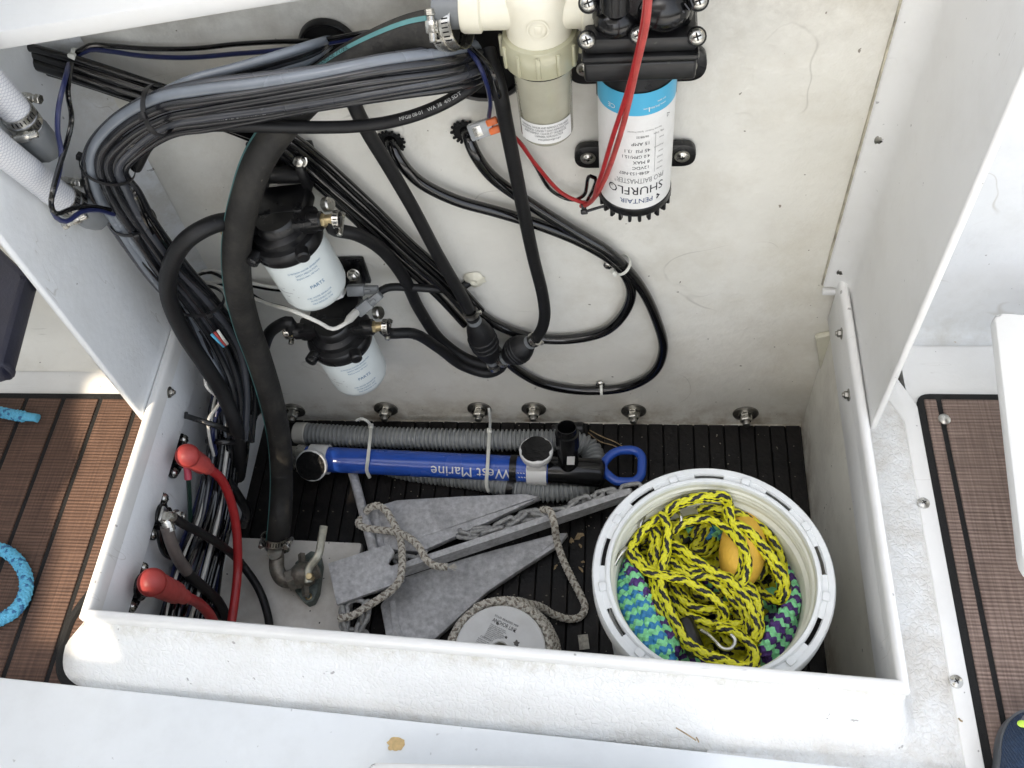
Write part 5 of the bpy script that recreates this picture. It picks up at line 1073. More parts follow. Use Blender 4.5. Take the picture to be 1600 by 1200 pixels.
# dark fitting and dry stalks behind the pump
g = MB(); a = W(862, 672, z=.03); b = W(912, 670, z=.03); g.cyl(.010, (b-a).length, frame(a, b-a), 18, bev=.002); g.cyl(.013, .02, frame(b-(b-a).normalized()*.02, b-a), 18, bev=.002); single('spare_fitting', g, M_plas, 'dark plastic pipe piece behind the right end of the bilge pump', 'pipe fitting')
for i, (l_, pts) in enumerate((('upper', [(921, 672), (940, 682), (960, 690), (980, 702)]), ('lower', [(919, 676), (938, 690), (958, 696), (978, 706)]))): cable('dry_stalk', [W(x, y, z=.0125+.004*(k % 2)) for k, (x, y) in enumerate(pts)], .0010, M_debris, l_+' of two dry grass stalks beside the blue handle', 'dry stalk', 'dry grass stalks', 6)
# ================================================================== ANCHOR
AN = thing('anchor', 'galvanised fluke anchor lying flat with chain and rope across it', 'anchor', F(700, 880, .0105))
def plate(pix, z0, z1, name, m=M_galv, rad=.004, tilt=None, bev=.002, parent=AN):
    ps = [W(x, y, z=z1) for x, y in pix]; pl = rpoly([(p.x, p.y) for p in ps][::-1], rad, 3); g = MB(); g.prism(pl, z0, z1, bev=bev)
    if tilt: g.v = [(v[0], v[1], v[2]+tilt(Vector(v))) for v in g.v]
    return part(name, g, m, parent)
plate([(568, 800), (600, 787), (620, 781), (720, 775), (820, 771), (846, 776), (760, 816), (657, 862), (612, 858), (580, 862)], .030, .044, 'fluke')
plate([(628, 903), (660, 892), (760, 862), (870, 833), (888, 832), (872, 852), (820, 885), (760, 925), (700, 980), (675, 1002), (640, 1003), (604, 999), (594, 945)], .020, .034, 'fluke')
# flange ribs on the flukes
for pts in ([(595, 855), (590, 820), (583, 792)], [(612, 940), (618, 975), (625, 1000)]):
    g = MB(); z_ = .046 if pts[0][1] < 900 else .036; g.sweep(frames([W(x, y, z=z_) for x, y in pts], .006, .005), 10, flat=.5); part('fluke_rib', g, M_galv, AN)
# shank: tapered bar of rectangular section
a, b = W(622, 893, z=.062), W(985, 772, z=.062); d = (b-a); Ls = d.length; M = frame(a, d, (0, 0, 1)); g = MB()
vs = []; fs = []
for k in range(13):
    u = k/12; h_ = .016-.004*u; w_ = .0052
    for sx, sy in ((-1, -1), (1, -1), (1, 1), (-1, 1)): vs.append((sx*h_, sy*w_, Ls*u))
for k in range(12):
    for q in range(4): fs.append((k*4+q, k*4+(q+1) % 4, k*4+4+(q+1) % 4, k*4+4+q))
fs += [(3, 2, 1, 0), (48, 49, 50, 51)]; g.add(vs, fs, M)
part('shank', g, M_galv, AN)
# crown box
ps = [W(x, y, z=.094) for x, y in ((512, 880), (608, 849), (616, 862), (606, 880), (611, 884), (622, 880), (632, 907), (526, 945))]
g = MB(); g.prism([(p.x, p.y) for p in ps][::-1], .086, .094, bev=.0015); part('crown_plate', g, M_galv, AN)
ps = [W(x, y, z=.086) for x, y in ((517, 884), (608, 856), (622, 902), (528, 938))]; ps2 = [W(x, y, z=.03) for x, y in ((540, 905), (618, 880), (628, 915), (548, 940))]
g = MB(); vs = [(p.x, p.y, .086) for p in ps]+[(p.x, p.y, .03) for p in ps2]; g.add(vs, [(0, 1, 5, 4), (1, 2, 6, 5), (2, 3, 7, 6), (3, 0, 4, 7), (7, 6, 5, 4)]); part('crown_body', g, M_galvd, AN, smooth=False)
g = MB(); g.sweep(frames([W(548, 728, z=.030), W(565, 790, z=.045), W(585, 866, z=.06)], .0082, .01), 16); g2 = part('stock', g, M_galv, AN)
# chain
CHN = thing('anchor_chain', 'rusty grey chain lying in a line beside the anchor shank', 'chain', W(850, 812, z=.01))
def linkmesh():
    g = MB(); q = []; Lk, Wk, n = .0105, .0078, 28; fr = []
    for i in range(n+1):
        a = 2*PI*i/n; x = Wk*math.cos(a); y = Wk*math.sin(a)+(Lk if math.sin(a) > 1e-6 else -Lk if math.sin(a) < -1e-6 else 0); q.append(Vector((x, y, 0)))
    for i, p in enumerate(q[:-1]):
        t = (q[(i+1) % n]-q[i-1 if i else n-1]).normalized(); nn = Vector((0, 0, 1)); fr.append((p, t, nn, t.cross(nn), 0, .0038))
    fr.append(fr[0]); g.sweep(fr, 10, cap=False); me = mesh(g, 'chain_link'); me.materials.append(M_galvd); return me
LKM = linkmesh()
def chain(pix, parent, step=.0225):
    q = resample([W(x, y, z=z_) for x, y, z_ in pix], .002); s = 0; nx_ = 0; k = 0
    for i in range(1, len(q)):
        s += (q[i]-q[i-1]).length
        if s >= nx_:
            t = (q[min(i+3, len(q)-1)]-q[max(0, i-3)]).normalized(); M = frame(q[i], t, (0, 0, 1)) @ Matrix.Rotation((PI/2 if k % 2 else 0)+random.uniform(-.45, .45)+.5, 4, 'Z') @ Matrix.Rotation(random.uniform(-.25, .25), 4, 'X')
            M = M @ Matrix(((1, 0, 0, 0), (0, 0, 1, 0), (0, -1, 0, 0), (0, 0, 0, 1))); inst('chain_link', LKM, parent, M); nx_ += step; k += 1
chain([(730, 838, 0.046), (760, 834, 0.054), (785, 822, 0.059), (815, 808, 0.059), (840, 804, 0.064), (870, 802, 0.064), (895, 791, 0.064), (925, 779, 0.064), (955, 771, 0.064), (1000, 761, 0.059)], CHN)
chain([(733, 832, 0.042), (775, 830, 0.042), (810, 818, 0.042), (850, 808, 0.042), (900, 796, 0.042), (940, 784, 0.042)], CHN)
CH2 = thing('shackle_chain', 'short tangled chain and shackle below the anchor crown', 'chain', W(560, 960, z=.03))
chain([(537, 945, .075), (538, 965, .07), (542, 985, .06), (558, 992, .05), (572, 990, .045)], CH2, .019); chain([(572, 955, .075), (565, 975, .06), (560, 990, .055)], CH2, .019)
chain([(615, 872, .06), (640, 876, .06), (660, 868, .06)], CH2, .020)
g = MB(); g.sweep(frames([W(540, 948, z=.075), W(548, 940, z=.08), W(562, 938, z=.08), W(574, 946, z=.078), W(575, 962, z=.07), W(560, 976, z=.065)], .0042, .004), 12); part('shackle', g, M_galvd, CH2)
# ================================================================== BRAIDED LINES
def braid(name, pts, R, A, Bc, mats, label, cat, group=None, pitch=.05, n=None, ds=.0035, sr=None, amp=.16, flat=1.0, sq=.55, nn=5, parent=None, rows=0, fill=.98, core=None):
    """a real braid: two families of strands, woven over and under"""
    fr = frames(pts, R, ds); ns = len(A); g = MB(); sr = sr or R*2*PI/(2*ns)*fill
    tw = [0.0]
    for i in range(1, len(fr)):     # keep the section from spinning with the view
        tw.append(0)
    for fam, seq in ((1, A), (-1, Bc)):
        for j, mi in enumerate(seq):
            path = []
            for k, (p, t, nrm, b, s, r) in enumerate(fr):
                th = fam*2*PI*s/pitch+2*PI*j/ns; w_ = 0
                ph = ns*2*PI*s/pitch; w_ = fam*math.cos(ph)
                rr = R*(1-amp*.5)+R*amp*.5*w_; o = (nrm*math.cos(th)*flat+b*math.sin(th)); path.append((p+o*rr, o.normalized(), rr))
            sec = []
            for k in range(len(path)):
                q = path[k][0]; t = (path[min(k+1, len(path)-1)][0]-path[max(k-1, 0)][0]).normalized(); nv = path[k][1]; nv = (nv-t*nv.dot(t)).normalized(); sec.append((q, t, nv, t.cross(nv), fr[k][4], sr))
            f0 = len(g.m); g.sweep(sec, nn, mi=mi, flat=sq, cap=False)
            if rows:
                for q in range(f0, len(g.m)): g.m[q] = int((g.uv[q][0][1]/(pitch/(2*ns))+.5)/rows) % 2
    # dark core
    g.sweep([(p, t, n_, b, s, R*.72) for (p, t, n_, b, s, r) in fr], 8, mi=len(mats)-1 if core is None else core, cap=True)
    if parent is not None: return part(name, g, mats, parent)
    return single(name, g, mats, label, cat, group)
AM = [M_beige, M_beiged, M_beiged]
def aline(pts, label, r=.0052, nm='anchor_line'): return braid(nm, pts, r, [0, 0, 1, 0, 0, 1], [0, 0, 1, 0, 0, 1], AM, label, 'rope', 'pieces of tan anchor line', pitch=.030, ds=.0018, nn=4, amp=.3)
aline([W(x, y, z=z_) for x, y, z_ in ((572, 800, .060), (578, 793, .068), (590, 790, .070), (602, 797, .070), (612, 812, .068), (620, 828, .068), (626, 845, .070), (628, 865, .085), (628, 885, .098), (625, 905, .100), (612, 922, .094), (592, 936, .090), (570, 950, .088), (550, 962, .086), (530, 966, .082))], 'tan line looped over the anchor crown and down to its shackle')
aline([W(x, y, z=z_) for x, y, z_ in ((568, 808, .050), (560, 816, .055), (566, 823, .062), (585, 827, .064), (610, 830, .066), (636, 838, .080), (655, 855, .088), (666, 874, .088), (680, 884, .082), (698, 886, .078))], 'frayed tan line end crossing the anchor stock to the shank')
aline([W(x, y, z=z_) for x, y, z_ in ((836, 806, .055), (848, 797, .068), (860, 800, .085), (866, 818, .085), (870, 845, .05), (880, 875, .030), (893, 903, .020), (908, 932, .018), (914, 950, .018), (906, 964, .018), (888, 967, .022), (865, 960, .035), (845, 948, .06), (828, 944, .090), (808, 939, .120), (790, 938, .136), (765, 941, .138), (742, 950, .136))], 'tan line running from the chain over the shank down to the spool')
g = MB()
for k in range(9): 
    a = random.uniform(-.8, .8); p = W(700, 886, z=.080); d = Vector((math.cos(a)*.014, -math.sin(a)*.012-.001, random.uniform(-.003, .005))); g.sweep(frames([p, p+d*.5, p+d], .0007, .004), 4)
single('frayed_end', g, M_beige, 'frayed fibres at the end of the tan line on the shank', 'rope end', kind='stuff')
# ---- spool of line
cS = W(782, 1014, z=.118); SPL = thing('line_spool', 'white cardboard spool of tan anchor line with printed face', 'spool', (cS.x, cS.y, .0105)); cS = W(782, 1003, z=.135); T = Matrix.Translation((cS.x, cS.y, 0)) @ Matrix.Rotation(.10, 4, 'X') @ Matrix.Diagonal((1, 1, 1.15, 1))
RS_ = .0675
g = MB(); g.lathe([(.0125, .118), (.0140, .1195), (RS_*.3, .118), (RS_*.97, .118), (RS_, .1165), (RS_*.97, .115), (.0125, .114), (.0125, .118)], 64, T); f1 = part('flange_disc', g, M_label, SPL)
g = MB(); g.lathe([(.0125, .014), (RS_, .014), (RS_, .0175), (.0125, .0175)], 48, T); g.lathe([(.0125, .014), (.0125, .116)], 32, T); part('core', g, mat('spool_card', (.55, .5, .42), .7), SPL)
g = MB(); g.lathe([(0, .02), (.0123, .02)], 24, T); part('bore', g, M_void, SPL)
pts = []; nt_ = 8
for lay in range(nt_):
    for k in range(20): a = 2*PI*k/20; q_ = lay+k/20; rr_ = RS_+.0060+.0085*min(1, q_/2.5); pts.append(T @ Vector((rr_*math.cos(a), rr_*math.sin(a), .111-.0098*q_)))
braid('wound_line', pts, .0054, [0, 0, 1, 0, 0, 1], [0, 0, 1, 0, 0, 1], AM, None, None, None, .030, ds=.0024, nn=4, amp=.3, parent=SPL)
pts = []
for lay in range(3):
    for k in range(20): a = 2*PI*k/20+.3; pts.append(T @ Vector(((RS_-.001)*math.cos(a), (RS_-.001)*math.sin(a), .1065-.0135*(lay+k/20))))
g = MB(); g.sweep(frames(pts, .007, .005), 8); part('inner_winding', g, M_beige, SPL)
g = MB(); ang_ = math.radians(-24); Mt = T @ Matrix.Translation((0, 0, .1186)) @ Matrix.Rotation(ang_, 4, 'Z')
text_flat(g, 'SOLID BRAIDED MFP', .0045, Mt @ Matrix.Translation((-.031, .042, 0)), sx=.95); text_flat(g, 'ANCHOR LINE', .0088, Mt @ Matrix.Translation((-.031, .0335, 0)), sx=.68)
text_flat(g, 'CORDE DE MOUILLAGE EN', .0040, Mt @ Matrix.Translation((-.036, .0055, 0)), sx=.9)
for k in range(9): text_flat(g, ('Caution: do not use this product for', 'overhead lifting, support of human body', 'weight or athletic equipment. Inspect', 'before each use. Never use when worn,', 'heated or damaged. Working load must', 'not be exceeded. Avoid abrasion, knots', 'and sharp edges. Keep away from acid', 'and heat. Store dry, out of sunlight', 'when not in use on the boat.')[k][:30+(k*3) % 6], .0030, Mt @ Matrix.Translation((-.031, .0285-.0026*k, 0)), sx=.68)
for k in range(8): text_flat(g, ('Attention: ne pas utiliser ce produit', 'pour le levage, le soutien du corps', 'humain. Verifier avant chaque usage', 'et jamais si use. Charge de travail', 'ne doit pas etre depassee. Eviter', 'les noeuds et bords coupants. Ranger', 'au sec, a labri du soleil et du', 'feu.')[k][:24], .0030, Mt @ Matrix.Translation((-.038, .0020-.0026*k, 0)), sx=.68)
part('print', g, M_ink, f1, smooth=False)
g = MB()
for (x_, y_, rx) in ((.024, .012, .0042), (-.006, .040, .0022), (.008, .020, .002), (.02, .030, .0015)):
    n_ = 14; g.add([(x_+rx*(1+.3*math.sin(i*2.3))*math.cos(2*PI*i/n_), y_+rx*(1+.3*math.cos(i*1.7))*math.sin(2*PI*i/n_), .1183) for i in range(n_)], [tuple(range(n_))], T)
part('torn_spot', g, mat('torn_card', (.13, .12, .11), .8), f1, smooth=False)
# litter on the mat
g = MB(); g.box((0, 0, 0), (.016, .024, .0006), Matrix.Translation(W(912, 1003, z=.012)) @ Matrix.Rotation(.15, 4, 'Z')); lt = single('paper_scrap', g, mat('scrap_paper', (.4, .38, .32), .5, var=.4, vscale=150), 'small creased paper scrap on the black mat left of the bucket', 'scrap')
for i, (px, py, a_, l_) in enumerate(((905, 838, .6, 'curled brown leaf bit above the rope on the mat'), (907, 853, -1, 'small pale chip just below the curled leaf bit'), (911, 878, 0, 'tiny pale crumb beside the bucket rim'), (868, 886, 1, 'thin pale sliver left of the tiny crumb'), (908, 890, -.9, 'slender straw bit below the tiny crumb'), (893, 845, .3, 'yellowish flake nearest the anchor fluke tip'))):
    g = MB(); n_ = 9; s_ = (.009, .004, .003, .005, .006, .004)[i]; w_ = .0045 if i in (0, 5) else .0018
    p = W(px, py, z=.0112); M = Matrix.Translation(p) @ Matrix.Rotation(a_, 4, 'Z'); g.prism([(s_*math.cos(2*PI*k/n_)*(1+.3*math.sin(k*2.7)), w_*math.sin(2*PI*k/n_)*(1+.4*math.cos(k*3.1))) for k in range(n_)], 0, .0012, M); single('debris', g, M_debris, l_, 'debris', 'litter on the black mat')

g = MB()
for k in range(420):
    x_, y_ = random.uniform(-.44, .30), random.uniform(.34, .90); s_ = random.choice((.0006, .0008, .0012, .0018)); M = Matrix.Translation((x_, y_, .0096+s_*.4)) @ Matrix.Rotation(random.uniform(0, 3), 4, 'Z')
    g.add([(s_, 0, 0), (0, s_*.7, 0), (-s_, 0, 0), (0, -s_*.7, 0), (0, 0, s_*.7)], [(0, 1, 4), (1, 2, 4), (2, 3, 4), (3, 0, 4)], M)
single('grit', g, mat('sandy_grit', (.32, .29, .23), .8, var=.5, vscale=300), 'sandy grit scattered over the black rubber mat', 'grit', kind='stuff', smooth=False)
# ================================================================== BUCKET
ZR = .370
c = W(1113, 903, z=ZR); BX, BY = c.x, c.y+.006
BK = thing('bucket', 'white plastic bucket with slotted ring rim filled with coloured ropes', 'bucket', (BX, BY, .0105)); T = Matrix.Translation((BX, BY, 0))
R1, R2, R3, R4 = .1500, .1405, .1335, .1265
g = MB(); g.lathe([(R1-.002, ZR-.028), (R1, ZR-.026), (R1, ZR-.003), (R1-.002, ZR), (R2, ZR), (R2-.0015, ZR-.004)], 96, T)
g.lathe([(R3+.0005, ZR-.004), (R3, ZR+.0005), (R3-.002, ZR+.0025), (R4+.001, ZR+.0025), (R4, ZR), (R4, ZR-.006)], 96, T)
NS = 9
for i in range(NS):
    a0 = 2*PI*i/NS+.30; a1 = a0+2*PI/NS*.60; g.lathe([(R3, ZR-.0045), (R3, ZR-.001), (R2, ZR-.001), (R2, ZR-.0045)], 12, T, a0=a0, a1=a1)
part('ring_rim', g, M_bucket, BK)
for i in range(NS):
    a = 2*PI*i/NS+.30+2*PI/NS*.30; M = T @ Matrix.Rotation(a, 4, 'Z') @ Matrix.Translation(((R2+R3)/2+.001, 0, ZR-.001)); g = MB(); g.prism(rpoly([(-.0045, -.006), (.0045, -.006), (.0045, .006), (-.0045, .006)], .002), 0, .0032, M, bev=.001); part('lug', g, M_bucket, BK)
g = MB(); g.lathe([(R4+.006, ZR-.028), (R4+.004, ZR-.03), (R4+.002, ZR-.2), (.120, .012), (0, .0105)], 64, T); part('pail_wall', g, M_bucket, BK)
g = MB(); prf = [(R4, ZR-.004)]
for k in range(3): z_ = ZR-.010-.0085*k; prf += [(R4-.0005-.0005*k, z_), (R4-.0032, z_-.002), (R4-.0032, z_-.0035), (R4-.0008, z_-.0055)]
prf += [(R4-.001, ZR-.040), (R4-.006, ZR-.043), (.1185, ZR-.05), (.1165, .2), (.112, .03), (.0, .022)]
g.lathe(prf, 96, T); part('inner_wall', g, M_bin, BK)
# ---- ropes in the bucket
def BP(cx, cy, z_): return W(900+cx/3.3333, 720+cy/3.3333, z=z_)
def clampin(p, rr):
    d = Vector((p.x-BX, p.y-BY)); m_ = .1155-rr
    if d.length > m_: d = d.normalized()*m_
    return Vector((BX+d.x, BY+d.y, p.z))
YM = [M_yel, M_bstr, M_bstr]
def yrope(pix, label, r=.0050, zo=0):
    pts = [BP(x, y, z_+zo) for x, y, z_ in pix]
    pts = [clampin(p, .003) for p in pts]
    return braid('tow_rope', pts, r, [0, 0, 1, 0, 0, 1], [0, 1, 0, 0, 1, 0], YM, label, 'rope', 'yellow and black rope in the bucket', pitch=.070, ds=.0028, sq=.6, amp=.24, nn=5, fill=.78, core=0)
z1_, z2_, z3_, z4_ = .345, .325, .305, .285
yr = [
 ([(430, 200, .350), (480, 178, .358), (560, 150, .366), (640, 128, .370), (720, 108, .374), (775, 95, .378), (800, 120, .372), (802, 170, .362), (800, 230, .355), (805, 290, .350), (830, 350, .348), (862, 410, .346), (884, 480, .344), (884, 560, .342), (862, 630, .338), (825, 690, .330)], 'yellow rope strand peaking over the top rim and dropping across the float'),
 ([(440, 225, .340), (500, 205, .350), (580, 175, .360), (660, 150, .364), (740, 125, .368), (775, 120, .370), (785, 160, .360), (786, 220, .352), (790, 290, .345), (812, 360, .340), (845, 420, .340), (862, 480, .340), (862, 560, .336), (838, 620, .330), (800, 670, .32)], 'second yellow strand doubled just inside the peaking one'),
 ([(620, 125, .330), (700, 130, .335), (790, 145, .338), (860, 185, .338), (920, 245, .336), (970, 315, .334), (1010, 385, .332), (1045, 450, .33), (1075, 520, .322), (1085, 600, .31)], 'yellow rope following the upper right inside of the bucket'),
 ([(835, 325, .350), (890, 355, .352), (940, 400, .350), (990, 460, .346), (1040, 520, .342), (1080, 585, .338), (1098, 650, .334), (1085, 710, .326), (1050, 730, .315), (1000, 710, .305), (950, 670, .30)], 'yellow rope hooking from the float down the right side'),
 ([(845, 345, .343), (900, 385, .345), (945, 430, .343), (990, 490, .339), (1030, 550, .335), (1062, 610, .331), (1072, 670, .325), (1050, 700, .315)], 'inner twin of the yellow rope hooking past the float'),
 ([(430, 235, .342), (380, 235, .344), (330, 260, .344), (285, 310, .342), (258, 375, .340), (262, 440, .340), (290, 500, .340), (340, 555, .342), (400, 590, .346), (470, 605, .348), (550, 620, .348), (620, 650, .346), (690, 695, .342), (750, 745, .336), (775, 790, .328), (770, 840, .318)], 'yellow rope bowed round the left side and across the middle'),
 ([(470, 255, .336), (400, 255, .338), (350, 285, .338), (310, 335, .336), (288, 395, .334), (295, 450, .334), (330, 510, .336), (380, 560, .338), (440, 590, .338)], 'inner twin of the left bowed yellow rope'),
 ([(425, 245, .350), (455, 285, .352), (475, 340, .350), (478, 400, .348), (470, 460, .346), (455, 520, .344), (442, 590, .344), (446, 660, .344), (468, 730, .344), (500, 800, .344), (535, 870, .342), (575, 935, .340), (640, 985, .340), (710, 1015, .342), (790, 1045, .344), (860, 1070, .344), (915, 1085, .340), (935, 1050, .335)], 'yellow rope running down the left and along the bottom'),
 ([(400, 330, .332), (425, 370, .335), (430, 430, .335), (420, 500, .333), (415, 570, .333), (420, 640, .335), (440, 710, .336), (470, 780, .336), (510, 850, .334), (550, 920, .332), (600, 965, .332), (680, 1000, .332)], 'outer twin of the yellow rope running down the left'),
 ([(500, 375, .330), (540, 340, .336), (600, 312, .340), (665, 300, .342), (725, 315, .344), (780, 350, .346), (830, 400, .350), (870, 455, .352), (895, 520, .350), (890, 590, .346), (850, 660, .338)], 'yellow rope arched over the middle of the coil'),
 ([(500, 425, .336), (560, 465, .342), (620, 510, .345), (680, 555, .346), (740, 590, .346), (800, 625, .345), (850, 670, .344), (890, 730, .342), (925, 800, .340), (940, 870, .336), (925, 925, .330)], 'yellow rope slanting from the left middle to the lower right'),
 ([(500, 455, .326), (560, 500, .33), (620, 545, .334), (700, 590, .335), (780, 640, .335), (840, 700, .334), (880, 770, .332), (905, 840, .328), (900, 900, .32)], 'under twin of the slanting middle yellow rope'),
 ([(500, 520, .330), (540, 570, .336), (600, 605, .338), (680, 600, .340), (760, 610, .340), (830, 640, .338), (900, 680, .335), (945, 740, .332), (955, 820, .330), (940, 900, .328), (915, 960, .32)], 'yellow rope crossing level under the float'),
 ([(505, 640, .318), (530, 700, .320), (580, 745, .322), (640, 770, .324), (700, 770, .324), (750, 755, .322), (785, 770, .320)], 'yellow rope dipping in a shallow curve below the middle'),
 ([(490, 690, .312), (530, 760, .314), (590, 805, .316), (660, 835, .318), (740, 855, .318), (820, 850, .318), (880, 835, .316)], 'yellow rope in the next curve below the shallow one'),
 ([(735, 870, .326), (800, 885, .330), (860, 915, .334), (905, 955, .336), (935, 1010, .337), (935, 1060, .336), (900, 1095, .334), (840, 1085, .332), (760, 1065, .330), (690, 1040, .322)], 'yellow rope looping at the lower right of the heap'),
 ([(780, 860, .316), (850, 900, .320), (900, 950, .322), (915, 1010, .324), (890, 1060, .322), (820, 1070, .32)], 'inner twin of the lower right yellow loop'),
 ([(510, 250, .300), (600, 235, .303), (700, 245, .305), (780, 255, .303), (850, 300, .30)], 'shaded yellow rope deep below the peaking strand'),
 ([(360, 330, .300), (400, 300, .303), (470, 290, .300), (540, 250, .300), (545, 320, .295), (500, 380, .29), (430, 440, .29), (370, 470, .29)], 'shaded yellow rope deep in the upper left'),
 ([(330, 420, .305), (370, 410, .306), (400, 440, .306), (380, 480, .304), (345, 470, .30)], 'small tight yellow bight deep at the left'),
 ([(600, 400, .285), (640, 350, .288), (690, 340, .288), (650, 400, .286), (610, 450, .284), (660, 470, .282), (710, 420, .28), (740, 350, .28)], 'knotted yellow rope deep in the middle'),
 ([(560, 560, .30), (600, 620, .30), (620, 690, .298), (680, 720, .298), (760, 700, .298)], 'yellow rope half hidden in the dark middle'),
 ([(800, 760, .30), (840, 800, .302), (830, 870, .30), (760, 900, .295), (820, 960, .295), (870, 980, .29)], 'yellow rope half hidden near the snap hook'),
 ([(940, 620, .29), (990, 560, .29), (1010, 480, .288), (990, 420, .28)], 'dim yellow rope behind the float'),
]
for k, (pix, lab) in enumerate(yr):
    yrope([(x, y, z_-.012) for x, y, z_ in pix], lab)
    if k not in (0, 1, 3, 4, 6, 9, 23): dx, dy = (25*math.cos(k*1.9+.6), 25*math.sin(k*1.9+.6)); yrope([(x+dx+6*math.sin(q*1.3+k), y+dy+6*math.cos(q*1.7+k), z_-.019+.004*math.sin(q+k)) for q, (x, y, z_) in enumerate(pix)], 'lower turn beside the '+lab if len(lab.split()) < 13 else 'lower turn beside the '+' '.join(lab.split()[:10]))
# mooring line, green with purple and blue
def mrope(pix, alt, label, r=.0104, grp='mint green patterned rope in the bucket'):
    pts = [clampin(BP(x, y, z_-.012), r*.8) for x, y, z_ in pix]
    mt = [M_lgrn, (M_purp if alt == 'p' else M_bstd), M_plas]
    return braid('mooring_rope', pts, r, [0]*6, [0]*6, mt, label, 'rope', grp, pitch=.062, ds=.0026, sq=.6, amp=.30, nn=5, rows=1.5, fill=.7, core=0)
mrope([(255, 530, .29), (225, 580, .30), (205, 650, .305), (215, 740, .31), (250, 830, .315), (300, 920, .315), (355, 990, .312), (420, 1040, .30)], 'b', 'green and blue rope coil lying outermost at the lower left')
mrope([(250, 560, .305), (245, 640, .318), (265, 730, .325), (305, 820, .33), (350, 900, .332), (400, 970, .33), (460, 1040, .324), (490, 1075, .31)], 'b', 'green and blue rope coil lying second at the lower left')
mrope([(268, 540, .31), (290, 610, .325), (320, 690, .330), (350, 770, .332), (390, 850, .334), (430, 930, .334), (470, 1010, .33)], 'b', 'green and blue rope coil nearest the yellow heap at lower left')
mrope([(255, 530, .315), (290, 560, .325), (310, 630, .332), (345, 700, .330), (385, 780, .325), (420, 830, .32)], 'p', 'green and purple rope lying over the blue ones at left')
mrope([(370, 680, .31), (410, 730, .318), (440, 800, .322), (470, 880, .324), (495, 960, .322), (510, 990, .30)], 'p', 'green and purple rope beside the yellow at lower left')
mrope([(520, 980, .29), (560, 1030, .285), (640, 1065, .285), (730, 1080, .285)], 'p', 'green and purple rope end under the black handle at the bottom')
mrope([(1095, 540, .30), (1130, 600, .305), (1150, 670, .31), (1140, 740, .315), (1100, 800, .318), (1050, 870, .32), (1000, 940, .318), (970, 1000, .31)], 'p', 'green and purple rope curving innermost on the right')
mrope([(1130, 620, .288), (1165, 700, .292), (1170, 780, .296), (1140, 860, .298), (1090, 930, .30), (1030, 1000, .30), (985, 1040, .29)], 'p', 'green and purple rope curving outermost on the right')
mrope([(1110, 830, .305), (1090, 900, .305), (1040, 970, .305), (1000, 1010, .30), (970, 1030, .29)], 'p', 'short green and purple rope between the two on the right')
mrope([(560, 230, .27), (640, 205, .275), (720, 200, .275), (800, 215, .27)], 'b', 'shaded green and blue rope deep at the top', r=.014)
mrope([(560, 450, .255), (640, 540, .255), (720, 640, .255), (840, 780, .255), (900, 880, .255)], 'p', 'dim green and purple rope deep across the middle')
mrope([(980, 760, .27), (1020, 700, .275), (1060, 760, .27), (1010, 850, .265), (950, 880, .26)], 'p', 'dim green and purple rope deep right of the yellow heap')
# heap filler deep down: dark coils of the same rope
for i in range(7):
    r_ = .03+.012*i; a0 = i*1.3; pts = [Vector((BX+r_*math.cos(a0+k*.55), BY+r_*math.sin(a0+k*.55), .21+.008*i+.006*math.sin(k*1.7+i))) for k in range(11)]
    braid('tow_rope', pts, .0085, [0, 1, 0, 0], [0, 0, 1, 0], YM, 'shadowed coil of yellow rope at the bottom of the bucket', 'rope', 'deep yellow coils', pitch=.05, ds=.005, sq=.5, amp=.22, nn=4)
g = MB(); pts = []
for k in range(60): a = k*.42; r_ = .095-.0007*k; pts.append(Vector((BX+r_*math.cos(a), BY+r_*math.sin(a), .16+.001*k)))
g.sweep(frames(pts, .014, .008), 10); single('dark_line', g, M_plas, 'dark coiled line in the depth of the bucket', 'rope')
# float
fc = BP(868, 462, .304); g = MB(); axf = Vector((.16, .98, .10)); prf = []
for k in range(25):
    u = -1+2*k/24; prf.append((.0305*max(0, 1-abs(u)**2.3)**.62, .057*u))
g.lathe(prf, 36, frame(fc, axf)); FT = single('rope_float', g, M_float, 'orange yellow foam float among the yellow ropes', 'float')
for s_ in (-1, 1): g = MB(); g.lathe([(0, 0), (.008, 0), (.008, .003), (0, .003)], 16, frame(fc+axf.normalized()*.0565*s_, axf*s_)); part('end_bush', g, M_plas, FT)
# hooks and handle
def hook(pts, r, label, m=M_steel): g = MB(); g.sweep(frames(pts, r, .003), 12); return single('snap_hook', g, m, label, 'hook')
H1 = hook([BP(650, 880, .33), BP(690, 905, .332), BP(730, 945, .334), BP(760, 975, .334), BP(800, 980, .334), BP(825, 955, .334), (BP(825, 925, .334)), BP(805, 905, .334)], .0026, 'open stainless snap hook near the bottom of the heap'); g = MB(); g.sweep(frames([BP(650, 880, .338), BP(690, 905, .34), BP(732, 945, .341)], .0018, .004), 8); part('gate', g, M_steel, H1)
hook([BP(520, 262, .325), BP(540, 275, .33), (BP(548, 300, .33)), BP(545, 325, .325)], .0026, 'small stainless hook curve at the upper middle of the heap'); hook([BP(355, 290, .33), BP(338, 320, .333), BP(332, 350, .33)], .0028, 'short bit of stainless hook at the upper left'); hook([BP(200, 540, .33), BP(222, 500, .335), BP(245, 470, .338), BP(262, 455, .335)], .0032, 'stainless hook end resting on the left bucket wall')
g = MB(); a, b = BP(560, 830, .312), BP(630, 1010, .312); g.lathe([(0, 0), (.011, 0), (.0125, .004), (.0125, (b-a).length-.004), (.011, (b-a).length), (0, (b-a).length)], 24, frame(a, b-a)); single('foam_bar', g, M_plas, 'black foam bar half buried under the yellow rope', 'foam bar')
